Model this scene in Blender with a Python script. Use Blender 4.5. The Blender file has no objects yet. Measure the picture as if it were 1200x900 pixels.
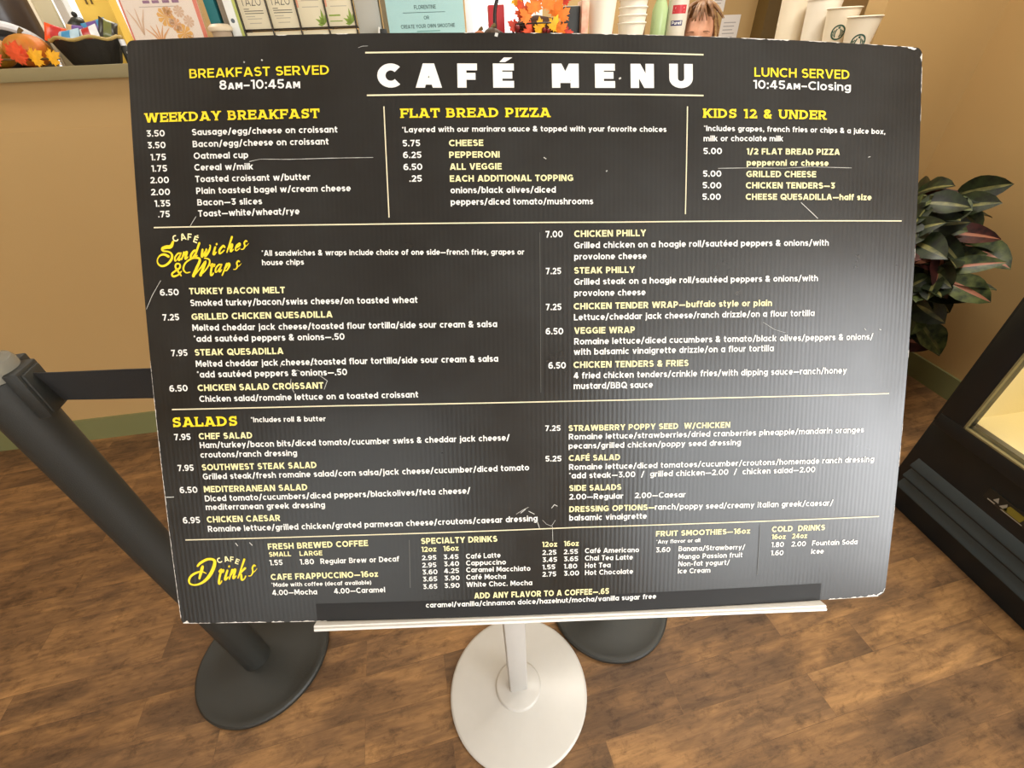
import bpy, bmesh, math, random
from math import sin, cos, pi, radians as RAD
from mathutils import Vector, Matrix
random.seed(7)
sc = bpy.context.scene
COL = sc.collection

# ------------------------------------------------------------------ camera, world, lights, exposure
cam_d = bpy.data.cameras.new('camera')
cam_d.sensor_width = 36.0
cam_d.lens = 510.0 * 36.0 / 1200.0
cam_d.clip_start = 0.01
cam = bpy.data.objects.new('camera', cam_d)
COL.objects.link(cam)
cam.matrix_world = Matrix(((0.98749, 0.12130, -0.10075, 0.0),
                           (-0.15357, 0.59480, -0.78907, 0.0),
                           (-0.03578, 0.79467, 0.60599, 1.45),
                           (0, 0, 0, 1)))
sc.camera = cam
sc.view_settings.view_transform = 'Standard'
sc.view_settings.look = 'None'
sc.view_settings.gamma = 1.0
sc.view_settings.use_curve_mapping = False
sc.view_settings.exposure = -0.35
sc.cycles.use_denoising = True
sc.cycles.max_bounces = 8

world = bpy.data.worlds.new('daylight')
sc.world = world
world.use_nodes = True
bg = world.node_tree.nodes['Background']
bg.inputs['Color'].default_value = (1.0, 0.98, 0.95, 1)
bg.inputs['Strength'].default_value = 1.8

def area(name, loc, target, size, power, color=(1, 1, 1)):
    d = bpy.data.lights.new(name, 'AREA')
    d.shape = 'RECTANGLE'
    d.size, d.size_y = size
    d.energy = power
    d.color = color
    o = bpy.data.objects.new(name, d)
    COL.objects.link(o)
    o.location = loc
    o.rotation_euler = (Vector(target) - Vector(loc)).to_track_quat('-Z', 'Y').to_euler()
    return o
WARM = (1.0, 0.94, 0.83)
area('daylight_through_rear_window', (-1.7, -2.57, 1.35), (-1.7, 0, 1.2), (2.2, 1.9), 18, (1.0, 0.98, 0.94))
area('added_sheen_light', (1.45, -2.57, 1.45), (1.45, 0, 1.3), (1.35, 1.95), 62, (0.95, 0.98, 1.0))  # unseen light added to spread the sheen further across the board
area('daylight_through_side_window', (2.32, -1.78, 1.5), (0, -1.5, 1.45), (1.3, 1.95), 112, (0.97, 0.98, 1.0))
area('added_right_wall_lamp', (1.35, 1.15, 2.66), (1.35, 1.15, 0), (1.2, 0.5), 46, WARM)  # unseen lamp added to brighten the right wall and partition
area('ceiling_lamp_entry', (-1.9, 1.15, 2.66), (-1.9, 1.15, 0), (1.2, 0.6), 18, WARM)
area('ceiling_lamp_kitchen', (0.9, 3.0, 2.66), (0.9, 3.0, 0), (1.8, 0.8), 52, WARM)
area('ceiling_lamp_serving', (-0.9, 2.9, 2.66), (-0.9, 2.9, 0), (1.2, 0.6), 34, WARM)

# ------------------------------------------------------------------ helpers
def lin(c):
    return tuple(((v / 255.0) / 12.92 if v / 255.0 <= 0.04045 else ((v / 255.0 + 0.055) / 1.055) ** 2.4) for v in c) + (1.0,)

def mat(name, rgb, rough=0.5, metal=0.0, noise=0.0, nscale=20.0, bump=0.0, spec=0.5, coat=0.0, trans=0.0, emit=0.0, rgb2=None):
    m = bpy.data.materials.new(name)
    m.use_nodes = True
    nt = m.node_tree
    b = nt.nodes['Principled BSDF']
    b.inputs['Base Color'].default_value = lin(rgb)
    b.inputs['Roughness'].default_value = rough
    b.inputs['Metallic'].default_value = metal
    b.inputs['Specular IOR Level'].default_value = spec
    b.inputs['Coat Weight'].default_value = coat
    b.inputs['Transmission Weight'].default_value = trans
    if emit:
        b.inputs['Emission Color'].default_value = lin(rgb)
        b.inputs['Emission Strength'].default_value = emit
    if noise or bump or rgb2:
        tc = nt.nodes.new('ShaderNodeTexCoord')
        n = nt.nodes.new('ShaderNodeTexNoise')
        n.inputs['Scale'].default_value = nscale
        n.inputs['Detail'].default_value = 5
        nt.links.new(tc.outputs['Object'], n.inputs['Vector'])
        if noise or rgb2:
            r = nt.nodes.new('ShaderNodeValToRGB')
            r.color_ramp.elements[0].position = 0.35
            r.color_ramp.elements[1].position = 0.65
            c = lin(rgb)
            r.color_ramp.elements[0].color = lin(rgb2) if rgb2 else tuple(max(0, v * (1 - noise)) for v in c[:3]) + (1,)
            r.color_ramp.elements[1].color = c if rgb2 else tuple(min(1, v * (1 + noise)) for v in c[:3]) + (1,)
            nt.links.new(n.outputs['Fac'], r.inputs['Fac'])
            nt.links.new(r.outputs['Color'], b.inputs['Base Color'])
        if bump:
            bp = nt.nodes.new('ShaderNodeBump')
            bp.inputs['Strength'].default_value = bump
            bp.inputs['Distance'].default_value = 0.002
            nt.links.new(n.outputs['Fac'], bp.inputs['Height'])
            nt.links.new(bp.outputs['Normal'], b.inputs['Normal'])
    return m

def clear_mat(name, tint=(255, 255, 255), refl=0.08):
    """thin clear sheet: lets light straight through with a weak mirror reflection"""
    m = bpy.data.materials.new(name); m.use_nodes = True
    nt = m.node_tree; nt.nodes.remove(nt.nodes['Principled BSDF'])
    t = nt.nodes.new('ShaderNodeBsdfTransparent'); t.inputs['Color'].default_value = lin(tint)
    g = nt.nodes.new('ShaderNodeBsdfGlossy'); g.inputs['Roughness'].default_value = 0.03
    lw = nt.nodes.new('ShaderNodeLayerWeight'); lw.inputs['Blend'].default_value = 0.15
    k = nt.nodes.new('ShaderNodeMath'); k.operation = 'MULTIPLY_ADD'; k.inputs[1].default_value = 0.4; k.inputs[2].default_value = refl * 0.4
    nt.links.new(lw.outputs['Facing'], k.inputs[0])
    x = nt.nodes.new('ShaderNodeMixShader')
    nt.links.new(k.outputs[0], x.inputs['Fac']); nt.links.new(t.outputs[0], x.inputs[1]); nt.links.new(g.outputs[0], x.inputs[2])
    nt.links.new(x.outputs[0], nt.nodes['Material Output'].inputs['Surface'])
    return m

class MB:
    """Collects faces for ONE mesh object; every face carries a material slot."""
    def __init__(self):
        self.v, self.f, self.mi, self.sm = [], [], [], []
    def add(self, vs, fs, mi=0, smooth=False, M=None):
        o = len(self.v)
        self.v += [tuple(M @ Vector(p)) if M else tuple(p) for p in vs]
        for f in fs:
            self.f.append([i + o for i in f]); self.mi.append(mi); self.sm.append(smooth)
        return self
    def box(self, lo, hi, mi=0, M=None, bev=0.0):
        if bev <= 0:
            x0, y0, z0 = lo; x1, y1, z1 = hi
            vs = [(x0,y0,z0),(x1,y0,z0),(x1,y1,z0),(x0,y1,z0),(x0,y0,z1),(x1,y0,z1),(x1,y1,z1),(x0,y1,z1)]
            return self.add(vs, [(0,3,2,1),(4,5,6,7),(0,1,5,4),(1,2,6,5),(2,3,7,6),(3,0,4,7)], mi, False, M)
        bm = bmesh.new()
        bmesh.ops.create_cube(bm, size=1)
        for v in bm.verts:
            v.co = Vector([lo[i] + (v.co[i] + 0.5) * (hi[i] - lo[i]) for i in range(3)])
        bmesh.ops.bevel(bm, geom=bm.edges[:], offset=bev, segments=2, affect='EDGES', profile=0.5)
        self.bm(bm, mi, True, M); bm.free()
        return self
    def bm(self, bm, mi=0, smooth=True, M=None):
        bm.verts.index_update()
        self.add([v.co[:] for v in bm.verts], [[v.index for v in f.verts] for f in bm.faces], mi, smooth, M)
    def lathe(self, prof, n=32, c=(0, 0, 0), mi=0, M=None, sx=1.0, sy=1.0, ripple=None, caps=True):
        vs, fs = [], []
        for (r, z) in prof:
            for i in range(n):
                a = 2 * pi * i / n
                k = ripple(a, z) if ripple else 1.0
                vs.append((c[0] + r * k * cos(a) * sx, c[1] + r * k * sin(a) * sy, c[2] + z))
        for j in range(len(prof) - 1):
            for i in range(n):
                a, b = j * n + i, j * n + (i + 1) % n
                fs.append((a, b, b + n, a + n))
        if caps:
            if prof[0][0] > 1e-6: fs.append(tuple(reversed(range(n))))
            if prof[-1][0] > 1e-6: fs.append(tuple(range((len(prof) - 1) * n, len(prof) * n)))
        return self.add(vs, fs, mi, True, M)
    def tube(self, pts, rad, n=10, mi=0, M=None):
        pts = [Vector(p) for p in pts]
        rads = rad if isinstance(rad, (list, tuple)) else [rad] * len(pts)
        vs, fs = [], []
        t0 = (pts[1] - pts[0]).normalized()
        ref = Vector((0, 0, 1)) if abs(t0.z) < 0.9 else Vector((1, 0, 0))
        u = t0.cross(ref).normalized()
        for i, p in enumerate(pts):
            t = (pts[min(i + 1, len(pts) - 1)] - pts[max(i - 1, 0)]).normalized()
            u = (u - t * u.dot(t)).normalized()
            w = t.cross(u)
            for k in range(n):
                a = 2 * pi * k / n
                vs.append(tuple(p + (u * cos(a) + w * sin(a)) * rads[i]))
        for j in range(len(pts) - 1):
            for k in range(n):
                a, b = j * n + k, j * n + (k + 1) % n
                fs.append((a, b, b + n, a + n))
        fs.append(tuple(reversed(range(n)))); fs.append(tuple(range((len(pts) - 1) * n, len(pts) * n)))
        return self.add(vs, fs, mi, True, M)
    def ball(self, c, r, mi=0, M=None, seg=20, rings=12, f=None):
        rx, ry, rz = r if isinstance(r, (tuple, list)) else (r, r, r)
        prof = [(max(1e-5, sin(pi * i / rings)), -cos(pi * i / rings)) for i in range(rings + 1)]
        vs, fs = [], []
        for (q, z) in prof:
            for i in range(seg):
                a = 2 * pi * i / seg
                k = f(a, z) if f else 1.0
                vs.append((c[0] + q * k * cos(a) * rx, c[1] + q * k * sin(a) * ry, c[2] + z * rz))
        for j in range(rings):
            for i in range(seg):
                a, b = j * seg + i, j * seg + (i + 1) % seg
                fs.append((a, b, b + seg, a + seg))
        return self.add(vs, fs, mi, True, M)
    def build(self, name, mats, parent=None, loc=None, sharp=True):
        me = bpy.data.meshes.new(name)
        off = Vector((0, 0, 0))
        if parent is not None: off = parent.get('_origin_v', None) or Vector((0, 0, 0))
        me.from_pydata(self.v, [], self.f)
        mats = mats if isinstance(mats, (list, tuple)) else [mats]
        for m in mats: me.materials.append(m)
        for p, mi, s in zip(me.polygons, self.mi, self.sm):
            p.material_index = mi; p.use_smooth = s
        me.update()
        if sharp:
            try: me.set_sharp_from_angle(angle=RAD(38))
            except Exception: pass
        o = bpy.data.objects.new(name, me)
        COL.objects.link(o)
        if parent is not None: o.parent = parent
        if loc is not None: o.location = loc
        return o

def tag(o, label, cat, group=None):
    o['label'] = label; o['category'] = cat
    if group: o['group'] = group
    return o
def thing(name, loc, label, cat, group=None, rz=0.0, M=None):
    o = bpy.data.objects.new(name, None)
    o.empty_display_size = 0.05
    COL.objects.link(o)
    if M is not None: o.matrix_world = M
    else:
        o.location = loc; o.rotation_euler = (0, 0, rz)
    return tag(o, label, cat, group)
def struct(name, mb, m):
    o = mb.build(name, m); o['kind'] = 'structure'
    return o
def dup(root, loc, label, group=None, rz=None):
    r = root.copy(); COL.objects.link(r); r.location = loc
    if rz is not None: r.rotation_euler = (0, 0, rz)
    r['label'] = label
    if group: r['group'] = group
    for ch in list(root.children):
        c = ch.copy(); COL.objects.link(c); c.parent = r
        for g in list(ch.children):
            d = g.copy(); COL.objects.link(d); d.parent = c
    return r
def catmull(pts, n=6):
    if len(pts) < 3:
        return [tuple(p) for p in pts]
    out = []
    P = [pts[0]] + list(pts) + [pts[-1]]
    for i in range(1, len(P) - 2):
        for k in range(n):
            t = k / n
            out.append(tuple(0.5 * (2 * b + (c - a) * t + (2 * a - 5 * b + 4 * c - d) * t * t + (3 * b - a - 3 * c + d) * t ** 3)
                             for a, b, c, d in zip(P[i - 1], P[i], P[i + 1], P[i + 2])))
    out.append(tuple(pts[-1]))
    return out

# ------------------------------------------------------------------ stroke lettering (a geometric bold sans, a slab bold, a brush script)
def arc(cx, cy, rx, ry, a0, a1, n=12):
    return [(cx + rx * cos(RAD(a0 + (a1 - a0) * i / n)), cy + ry * sin(RAD(a0 + (a1 - a0) * i / n))) for i in range(n + 1)]

def glyph(ch, w, slab=False):
    """-> (advance, strokes); cap height 1. A stroke is ('P', points) mitred strip or ('L', x0,y0,x1,y1,ylo,yhi) clipped diagonal."""
    h = w / 2; b = h; t = 1 - h; X = 0.745; x = X - h; q = w * 0.56
    S = []
    P = lambda *pts: S.append(('P', [p for p in pts]))
    C = lambda pts: S.append(('P', pts))
    D = lambda x0, y0, x1, y1, lo=0.0, hi=1.0: S.append(('L', x0, y0, x1, y1, lo, hi))
    def bowl(cx, cy, rx, ry, a0=0, a1=360, n=20): C(arc(cx, cy, rx, ry, a0, a1, n))
    sv = lambda xx, lo=0.0, hi=1.0: P((xx, lo), (xx, hi))          # vertical stem, flat ends
    fh = lambda y, x0, x1: P((x0, y), (x1, y))
    W = 0.7
    if ch == 'É': W = 0.62
    base = {'É': 'E', 'é': 'e'}.get(ch, ch)
    if base == 'A':
        W = 0.88; D(q, 0, W / 2 - 0.03, 1); D(W - q, 0, W / 2 + 0.03, 1); fh(0.27, 0.2, W - 0.2)
    elif base == 'B':
        W = 0.72; sv(h); m = 0.53; r1 = (t - m) / 2; r2 = (m - b) / 2
        C([(h, t), (0.38, t)] + arc(W - 0.07 - h - r1, t - r1, r1, r1, 90, -90)[0:] + [(h, m)])
        C([(h, m), (0.4, m)] + arc(W - h - r2, b + r2, r2, r2, 90, -90) + [(h, b)])
    elif base == 'C': W = 0.82; bowl(0.47, 0.5, 0.47 - h, 0.5 - h, 45, 315)
    elif base == 'D':
        W = 0.8; sv(h); r = 0.5 - h; C([(h, t), (W - h - r, t)] + arc(W - h - r, 0.5, r, r, 90, -90) + [(h, b)])
    elif base in 'EF':
        W = 0.64 if base == 'E' else 0.62; sv(h); fh(t, h, W); fh(0.52 if base == 'E' else 0.47, h, W - 0.05)
        if base == 'E': fh(b, h, W)
    elif base == 'G':
        W = 0.87; C(arc(0.47, 0.5, 0.47 - h, 0.5 - h, 45, 318) + [(W - h - 0.01, 0.17)]); P((W - h - 0.02, 0.1), (W - h - 0.02, 0.5)); fh(0.45, 0.46, W - h * 0.2)
    elif base == 'H': W = 0.77; sv(h); sv(W - h); fh(0.5, h, W - h)
    elif base == 'I': W = w; sv(h)
    elif base == 'J': W = 0.55; C([(W - h, 1), (W - h, 0.3)] + arc(0.5 * W - h * .2, 0.3, 0.5 * W - h * .8, 0.3 - h, 0, -150))
    elif base == 'K': W = 0.78; sv(h); D(0.1, 0.24, W - q - 0.02, 1, 0.2, 1); D(0.3, 0.62, W - q, 0, 0, 0.66)
    elif base == 'L': W = 0.6; sv(h); fh(b, h, W)
    elif base == 'M':
        W = 0.92; sv(h); sv(W - h); D(h + .02, 1.02, W / 2, 0.3, 0.2, 1); D(W - h - .02, 1.02, W / 2, 0.3, 0.2, 1)
    elif base == 'N': W = 0.8; sv(h); sv(W - h); D(h + .03, 1, W - h - .03, 0)
    elif base in 'OQ':
        W = 0.92; bowl(W / 2, 0.5, W / 2 - h, 0.5 - h, 0, 360, 28)
        if base == 'Q': D(0.55, 0.3, 0.86, -0.02, -.05, .4)
    elif base in 'PR':
        W = 0.7 if base == 'P' else 0.74; sv(h); m = 0.4 if base == 'P' else 0.44; r = (t - m) / 2
        C([(h, t), (W - h - r - .03, t)] + arc(W - h - r - .03, t - r, r, r, 90, -90) + [(h, m)])
        if base == 'R': D(0.36, 0.46, W - q, 0, 0, 0.44)
    elif base == 'S':
        W = 0.68; r1 = 0.245 - h * .5; r2 = 0.255 - h * .5
        C(arc(0.34, t - r1, 0.32 - h, r1, 28, 180, 9) + arc(0.34, t - r1, 0.34 - h, r1, 195, 262, 4) + arc(0.34, b + r2, 0.35 - h, r2, 82, -10, 6) + arc(0.34, b + r2, 0.34 - h, r2, -20, -152, 9))
    elif base == 'T': W = 0.68; sv(W / 2); fh(t, 0, W)
    elif base == 'U': W = 0.78; C([(h, 1), (h, 0.4)] + arc(W / 2, 0.4, W / 2 - h, 0.4 - h, 180, 360) + [(W - h, 1)])
    elif base == 'V': W = 0.84; D(q, 1, W / 2 - 0.02, 0); D(W - q, 1, W / 2 + 0.02, 0)
    elif base == 'W':
        W = 1.24; D(q, 1, 0.33, 0); D(W / 2 - 0.02, 1, 0.35, 0); D(W / 2 + 0.02, 1, W - 0.35, 0); D(W - q, 1, W - 0.33, 0)
    elif base == 'X': W = 0.8; D(q, 0, W - q, 1); D(q, 1, W - q, 0)
    elif base == 'Y': W = 0.8; D(q, 1, W / 2, 0.42, 0.38, 1); D(W - q, 1, W / 2, 0.42, 0.38, 1); sv(W / 2, 0, 0.46)
    elif base == 'Z': W = 0.7; fh(t, 0.02, W - .02); fh(b, 0, W); D(q, 0, W - q, 1)
    elif base in 'abdpq':
        W = 0.68; r = W / 2 - h; bowl(W / 2, X / 2, r, X / 2 - h)
        if base == 'a': sv(W - h, 0, X)
        if base == 'd': sv(W - h, 0, 1.0)
        if base == 'b': sv(h, 0, 1.0)
        if base == 'p': sv(h, -0.22, X)
        if base == 'q': sv(W - h, -0.22, X)
    elif base == 'c': W = 0.62; bowl(0.35, X / 2, 0.35 - h, X / 2 - h, 48, 312)
    elif base == 'e':
        W = 0.67; C([(h + .02, X / 2 - .02), (W - h, X / 2 - .02)] + arc(W / 2, X / 2, W / 2 - h, X / 2 - h, 5, 312, 18))
    elif base == 'f': W = 0.42; C([(0.17, 0), (0.17, 0.8)] + arc(0.36, 0.8, 0.19, 0.2 - h, 180, 90, 5) + [(0.43, t)]); fh(X - h, 0, 0.4)
    elif base == 'g':
        W = 0.68; bowl(W / 2, X / 2 + .02, W / 2 - h, X / 2 - h - .02); C([(W - h, X), (W - h, 0.02)] + arc(W / 2, 0.03, W / 2 - h, 0.25 - h * .6, 0, -150, 8))
    elif base in 'hn':
        W = 0.64; sv(h, 0, 1.0 if base == 'h' else X); r = W / 2 - h
        C([(h, X - h - r * .9)] + arc(W / 2, X - h - r, r, r, 180, 0, 9) + [(W - h, 0)])
    elif base == 'i': W = w; sv(h, 0, X); P((h, 0.82), (h, 1.0))
    elif base == 'j': W = 0.24; C([(W - h, X), (W - h, -.02)] + arc(W - h - .17, -.02, .17, .18, 0, -80, 4)); P((W - h, 0.82), (W - h, 1.0))
    elif base == 'k': W = 0.66; sv(h); D(0.1, 0.2, W - q - .02, X, 0.16, X); D(0.27, 0.45, W - q, 0, 0, 0.5)
    elif base == 'l': W = w; sv(h)
    elif base == 'm':
        W = 1.02; sv(h, 0, X); r = (W - w) / 4
        for k in (0, 1): C(arc(h + r + 2 * r * k, X - h - r, r, r, 180, 0, 8) + [(h + 2 * r * (k + 1), 0)])
    elif base == 'o': W = 0.7; bowl(W / 2, X / 2, W / 2 - h, X / 2 - h)
    elif base == 'r': W = 0.42; sv(h, 0, X); C([(h, X - .3)] + arc(0.36, X - .28, 0.36 - h, 0.28 - h, 180, 80, 5))
    elif base == 's':
        W = 0.55; y1 = X * .725; y2 = X * .275; ry = X * .245 - h * .5 + .03
        C(arc(W / 2, X - h - ry * .8, W / 2 - h, ry * .8, 25, 262, 9) + arc(W / 2, h + ry * .85, W / 2 - h, ry * .85, 82, -155, 9))
    elif base == 't': W = 0.44; C([(0.17, 0.95), (0.17, 0.22)] + arc(0.36, 0.22, 0.19, 0.22 - h, 180, 280, 5)); fh(X - h, 0, 0.42)
    elif base == 'u': W = 0.64; r = W / 2 - h; C([(h, X), (h, h + r)] + arc(W / 2, h + r, r, r, 180, 360, 9)); sv(W - h, 0, X)
    elif base == 'v': W = 0.68; D(q, X, W / 2, 0, 0, X); D(W - q, X, W / 2, 0, 0, X)
    elif base == 'w':
        W = 1.02; D(q, X, 0.29, 0, 0, X); D(W / 2, X, 0.29, 0, 0, X); D(W / 2, X, W - .29, 0, 0, X); D(W - q, X, W - .29, 0, 0, X)
    elif base == 'x': W = 0.66; D(q, 0, W - q, X, 0, X); D(q, X, W - q, 0, 0, X)
    elif base == 'y': W = 0.68; D(q, X, W / 2, 0, 0, X); D(W - q, X, 0.2, -.22, -.22, X)
    elif base == 'z': W = 0.56; fh(x, 0, W); fh(b, 0, W); D(q, 0, W - q, X, 0, X)
    elif base == '0': W = 0.74; bowl(W / 2, 0.5, W / 2 - h, 0.5 - h, 0, 360, 24)
    elif base == '1': W = 0.36; sv(W - h); P((0, t - .03), (W - h, t))
    elif base == '2':
        W = 0.64; C(arc(0.32, 0.68, 0.32 - h, 0.32 - h, 165, -35, 10) + [(0.12, b)]); fh(b, 0.0, W)
    elif base == '3':
        W = 0.66; fh(t, 0.05, 0.6); D(0.28, 0.55, 0.55, 1 - w * .3, 0.5, 1); C([(0.26, 0.56)] + arc(0.34, 0.31, 0.32 - h, 0.31 - h, 80, -155, 10))
    elif base == '4': W = 0.74; sv(W - .15 - h); fh(0.27, 0.02, W); D(q * .8, 0.25, W - .2 - h, 1, .2, 1)
    elif base == '5':
        W = 0.66; fh(t, 0.1, 0.62); P((0.13, t), (0.11, 0.5)); C([(0.1, 0.55), (0.3, 0.57)] + arc(0.33, 0.32, 0.33 - h, 0.32 - h, 85, -155, 10))
    elif base == '6':
        W = 0.7; bowl(W / 2, 0.33, W / 2 - h, 0.33 - h); C([(h, 0.33)] + arc(0.42, 0.5, 0.42 - h, 0.5 - h, 180, 62, 8))
    elif base == '7': W = 0.66; fh(t, 0.02, W - .02); D(0.24, 0, W - q, 1)
    elif base == '8':
        W = 0.7; bowl(W / 2, 0.745, W / 2 - h - .04, 0.255 - h * .9); bowl(W / 2, 0.29, W / 2 - h, 0.29 - h * .9)
    elif base == '9':
        W = 0.7; bowl(W / 2, 0.67, W / 2 - h, 0.33 - h); C([(W - h, 0.67)] + arc(0.28, 0.5, 0.42 - h, 0.5 - h, 0, -118, 8))
    elif base == '.': W = 0.22; P((0.11, 0), (0.11, 0.21))
    elif base == ',': W = 0.22; P((0.13, 0.21), (0.13, 0.02)); P((0.13, 0.06), (0.06, -.14))
    elif base == ':': W = 0.22; P((0.11, 0), (0.11, 0.21)); P((0.11, 0.52), (0.11, 0.73))
    elif base == '/': W = 0.5; D(0.02 + q * .5, -.1, 0.48 - q * .5, 1.05, -.1, 1.05)
    elif base == '—': W = 0.95; fh(0.38, 0.02, 0.93)
    elif base == '–': W = 0.6; fh(0.38, 0.02, 0.58)
    elif base == '-': W = 0.4; fh(0.36, 0.02, 0.38)
    elif base == '*': W = 0.3; P((0.15, 0.72), (0.15, 1.0)); P((0.04, 0.93), (0.26, 0.79)); P((0.26, 0.93), (0.04, 0.79))
    elif base == '(': W = 0.28; C(arc(0.5, 0.4, 0.4, 0.62, 125, 235, 6))
    elif base == ')': W = 0.28; C(arc(-.22, 0.4, 0.4, 0.62, 55, -55, 6))
    elif base == '&':
        W = 0.78; bowl(0.34, 0.77, 0.2, 0.23 - h); D(0.2, 0.68, 0.76 - q, 0, 0, 0.66); C([(0.42, 0.56)] + arc(0.31, 0.28, 0.31 - h, 0.28 - h, 110, 290, 9) + [(0.56, 0.2), (0.7, 0.46)])
    elif base == ' ': W = 0.3
    if ch == 'É': S.append(('Q', [(0.2, 1.06), (0.38, 1.06), (0.60, 1.25), (0.34, 1.25)]))
    if ch == 'é': S.append(('Q', [(0.24, 0.82), (0.38, 0.82), (0.54, 1.02), (0.35, 1.02)]))
    if slab:
        sh = 0.13
        def serif(xx, y, hw=0.17): S.append(('B', xx - hw, y, xx + hw, y + sh))
        B0, T0 = 0.0, 1 - sh
        for xx in {'W': (), 'E': (h,), 'K': (h, W - q), 'D': (h,), 'A': (q, W - q), 'Y': (W / 2,), 'B': (h,), 'R': (h, W - q), 'F': (h,), 'T': (W / 2,), 'L': (h,), 'P': (h,), 'I': (h,), 'N': (h,), '1': (W - h,)}.get(base, ()): serif(xx, B0)
        for xx in {'W': (q, W / 2, W - q), 'E': (h,), 'K': (h, W - q), 'D': (h,), 'Y': (q, W - q), 'B': (h,), 'R': (h,), 'F': (h,), 'L': (h,), 'P': (h,), 'I': (h,), 'U': (h, W - h), 'N': (h, W - h), 'A': (W / 2 - .1,)}.get(base, ()): serif(xx, T0)
        if base in 'EFTLZ2':
            for (xx, y0, y1) in {'E': ((W, 0, .34), (W, .66, 1)), 'F': ((W, .62, 1),), 'T': ((0, .62, 1), (W, .62, 1)), 'L': ((W, 0, .4),), 'Z': ((W, 0, .36), (0, .64, 1)), '2': ((W, 0, .3),)}[base]:
                S.append(('B', xx - .07, y0, xx + .07, y1))
        if base == 'S': S.append(('B', W - .16, .66, W - .02, 1)); S.append(('B', .02, 0, .16, .34))
    return W, S

def strip(pts, w):
    """mitred flat strip of half widths along 2D pts; w may be a list."""
    n = len(pts); ws = w if isinstance(w, (list, tuple)) else [w] * n
    P = []
    for p in pts:
        if not P or (p[0] - P[-1][0]) ** 2 + (p[1] - P[-1][1]) ** 2 > 1e-10: P.append(p)
    n = len(P); L, R = [], []
    closed = n > 3 and (P[0][0] - P[-1][0]) ** 2 + (P[0][1] - P[-1][1]) ** 2 < 1e-8
    for i in range(n):
        a = P[i - 1] if i else (P[n - 2] if closed else P[0]); c = P[i + 1] if i < n - 1 else (P[1] if closed else P[-1]); b = P[i]
        d1 = Vector((b[0] - a[0], b[1] - a[1])); d2 = Vector((c[0] - b[0], c[1] - b[1]))
        if d1.length < 1e-9: d1 = d2
        if d2.length < 1e-9: d2 = d1
        d1.normalize(); d2.normalize()
        n1 = Vector((-d1.y, d1.x)); n2 = Vector((-d2.y, d2.x)); m = n1 + n2
        m = n1 if m.length < 1e-4 else m.normalized()
        k = min(1.6, 1 / max(0.3, m.dot(n1))) * ws[min(i, len(ws) - 1)] / 2
        L.append((b[0] + m.x * k, b[1] + m.y * k)); R.append((b[0] - m.x * k, b[1] - m.y * k))
    return [[R[i], R[i + 1], L[i + 1], L[i]] for i in range(n - 1)]

def clip(poly, y, above):
    out = []
    for i in range(len(poly)):
        a, b = poly[i - 1], poly[i]
        ia, ib = (a[1] >= y) == above or a[1] == y, (b[1] >= y) == above or b[1] == y
        if ia != ib:
            t = (y - a[1]) / (b[1] - a[1]); out.append((a[0] + (b[0] - a[0]) * t, y))
        if ib: out.append(b)
    return out

def glyph_polys(ch, w, slab=False):
    W, S = glyph(ch, w, slab)
    out = []
    for s in S:
        if s[0] == 'P': out += strip(s[1], w if not (slab and ch not in '&') else w)
        elif s[0] == 'Q': out.append(s[1])
        elif s[0] == 'B': out.append([(s[1], s[2]), (s[3], s[2]), (s[3], s[4]), (s[1], s[4])])
        else:
            _, x0, y0, x1, y1, lo, hi = s
            dx, dy = x1 - x0, y1 - y0; l = math.hypot(dx, dy); e = w
            a = (x0 - dx / l * e, y0 - dy / l * e); b = (x1 + dx / l * e, y1 + dy / l * e)
            for q in strip([a, b], w * 1.04):
                q = clip(q, lo, True)
                if len(q) > 2: q = clip(q, hi, False)
                if len(q) > 2: out.append(q)
    return W, out

def text_polys(s, w=0.19, slab=False, gap=0.11):
    """polygons of a line of text, cap height 1, origin at baseline left; {..} are small capitals -> (polys, width)"""
    x, k, out = 0.0, 1.0, []
    for ch in s:
        if ch == '{': k = 0.72; continue
        if ch == '}': k = 1.0; continue
        W, ps = glyph_polys(ch, w / k if k < 1 else w, slab)
        out += [[(x + p[0] * k, p[1] * k) for p in q] for q in ps]
        x += W * k + gap * (1.7 if slab else 1)
    return out, x - gap

def put_text(mb, s, x0, y0, x1, y1, cap, place, mi=0, w=0.19, slab=False, gap=0.11):
    """lay a line of text from (x0,y0) to (x1,y1) on a surface; place(x, y) -> 3D"""
    ps, W = text_polys(s, w, slab, gap)
    L = math.hypot(x1 - x0, y1 - y0); ux, uy = (x1 - x0) / L, (y1 - y0) / L
    for q in ps:
        vs = []
        for (a, b) in q:
            a = a / W * L; b = b * cap
            vs.append(place(x0 + ux * a - uy * b, y0 + uy * a + ux * b))
        mb.add(vs, [tuple(range(len(vs)))], mi)

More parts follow.
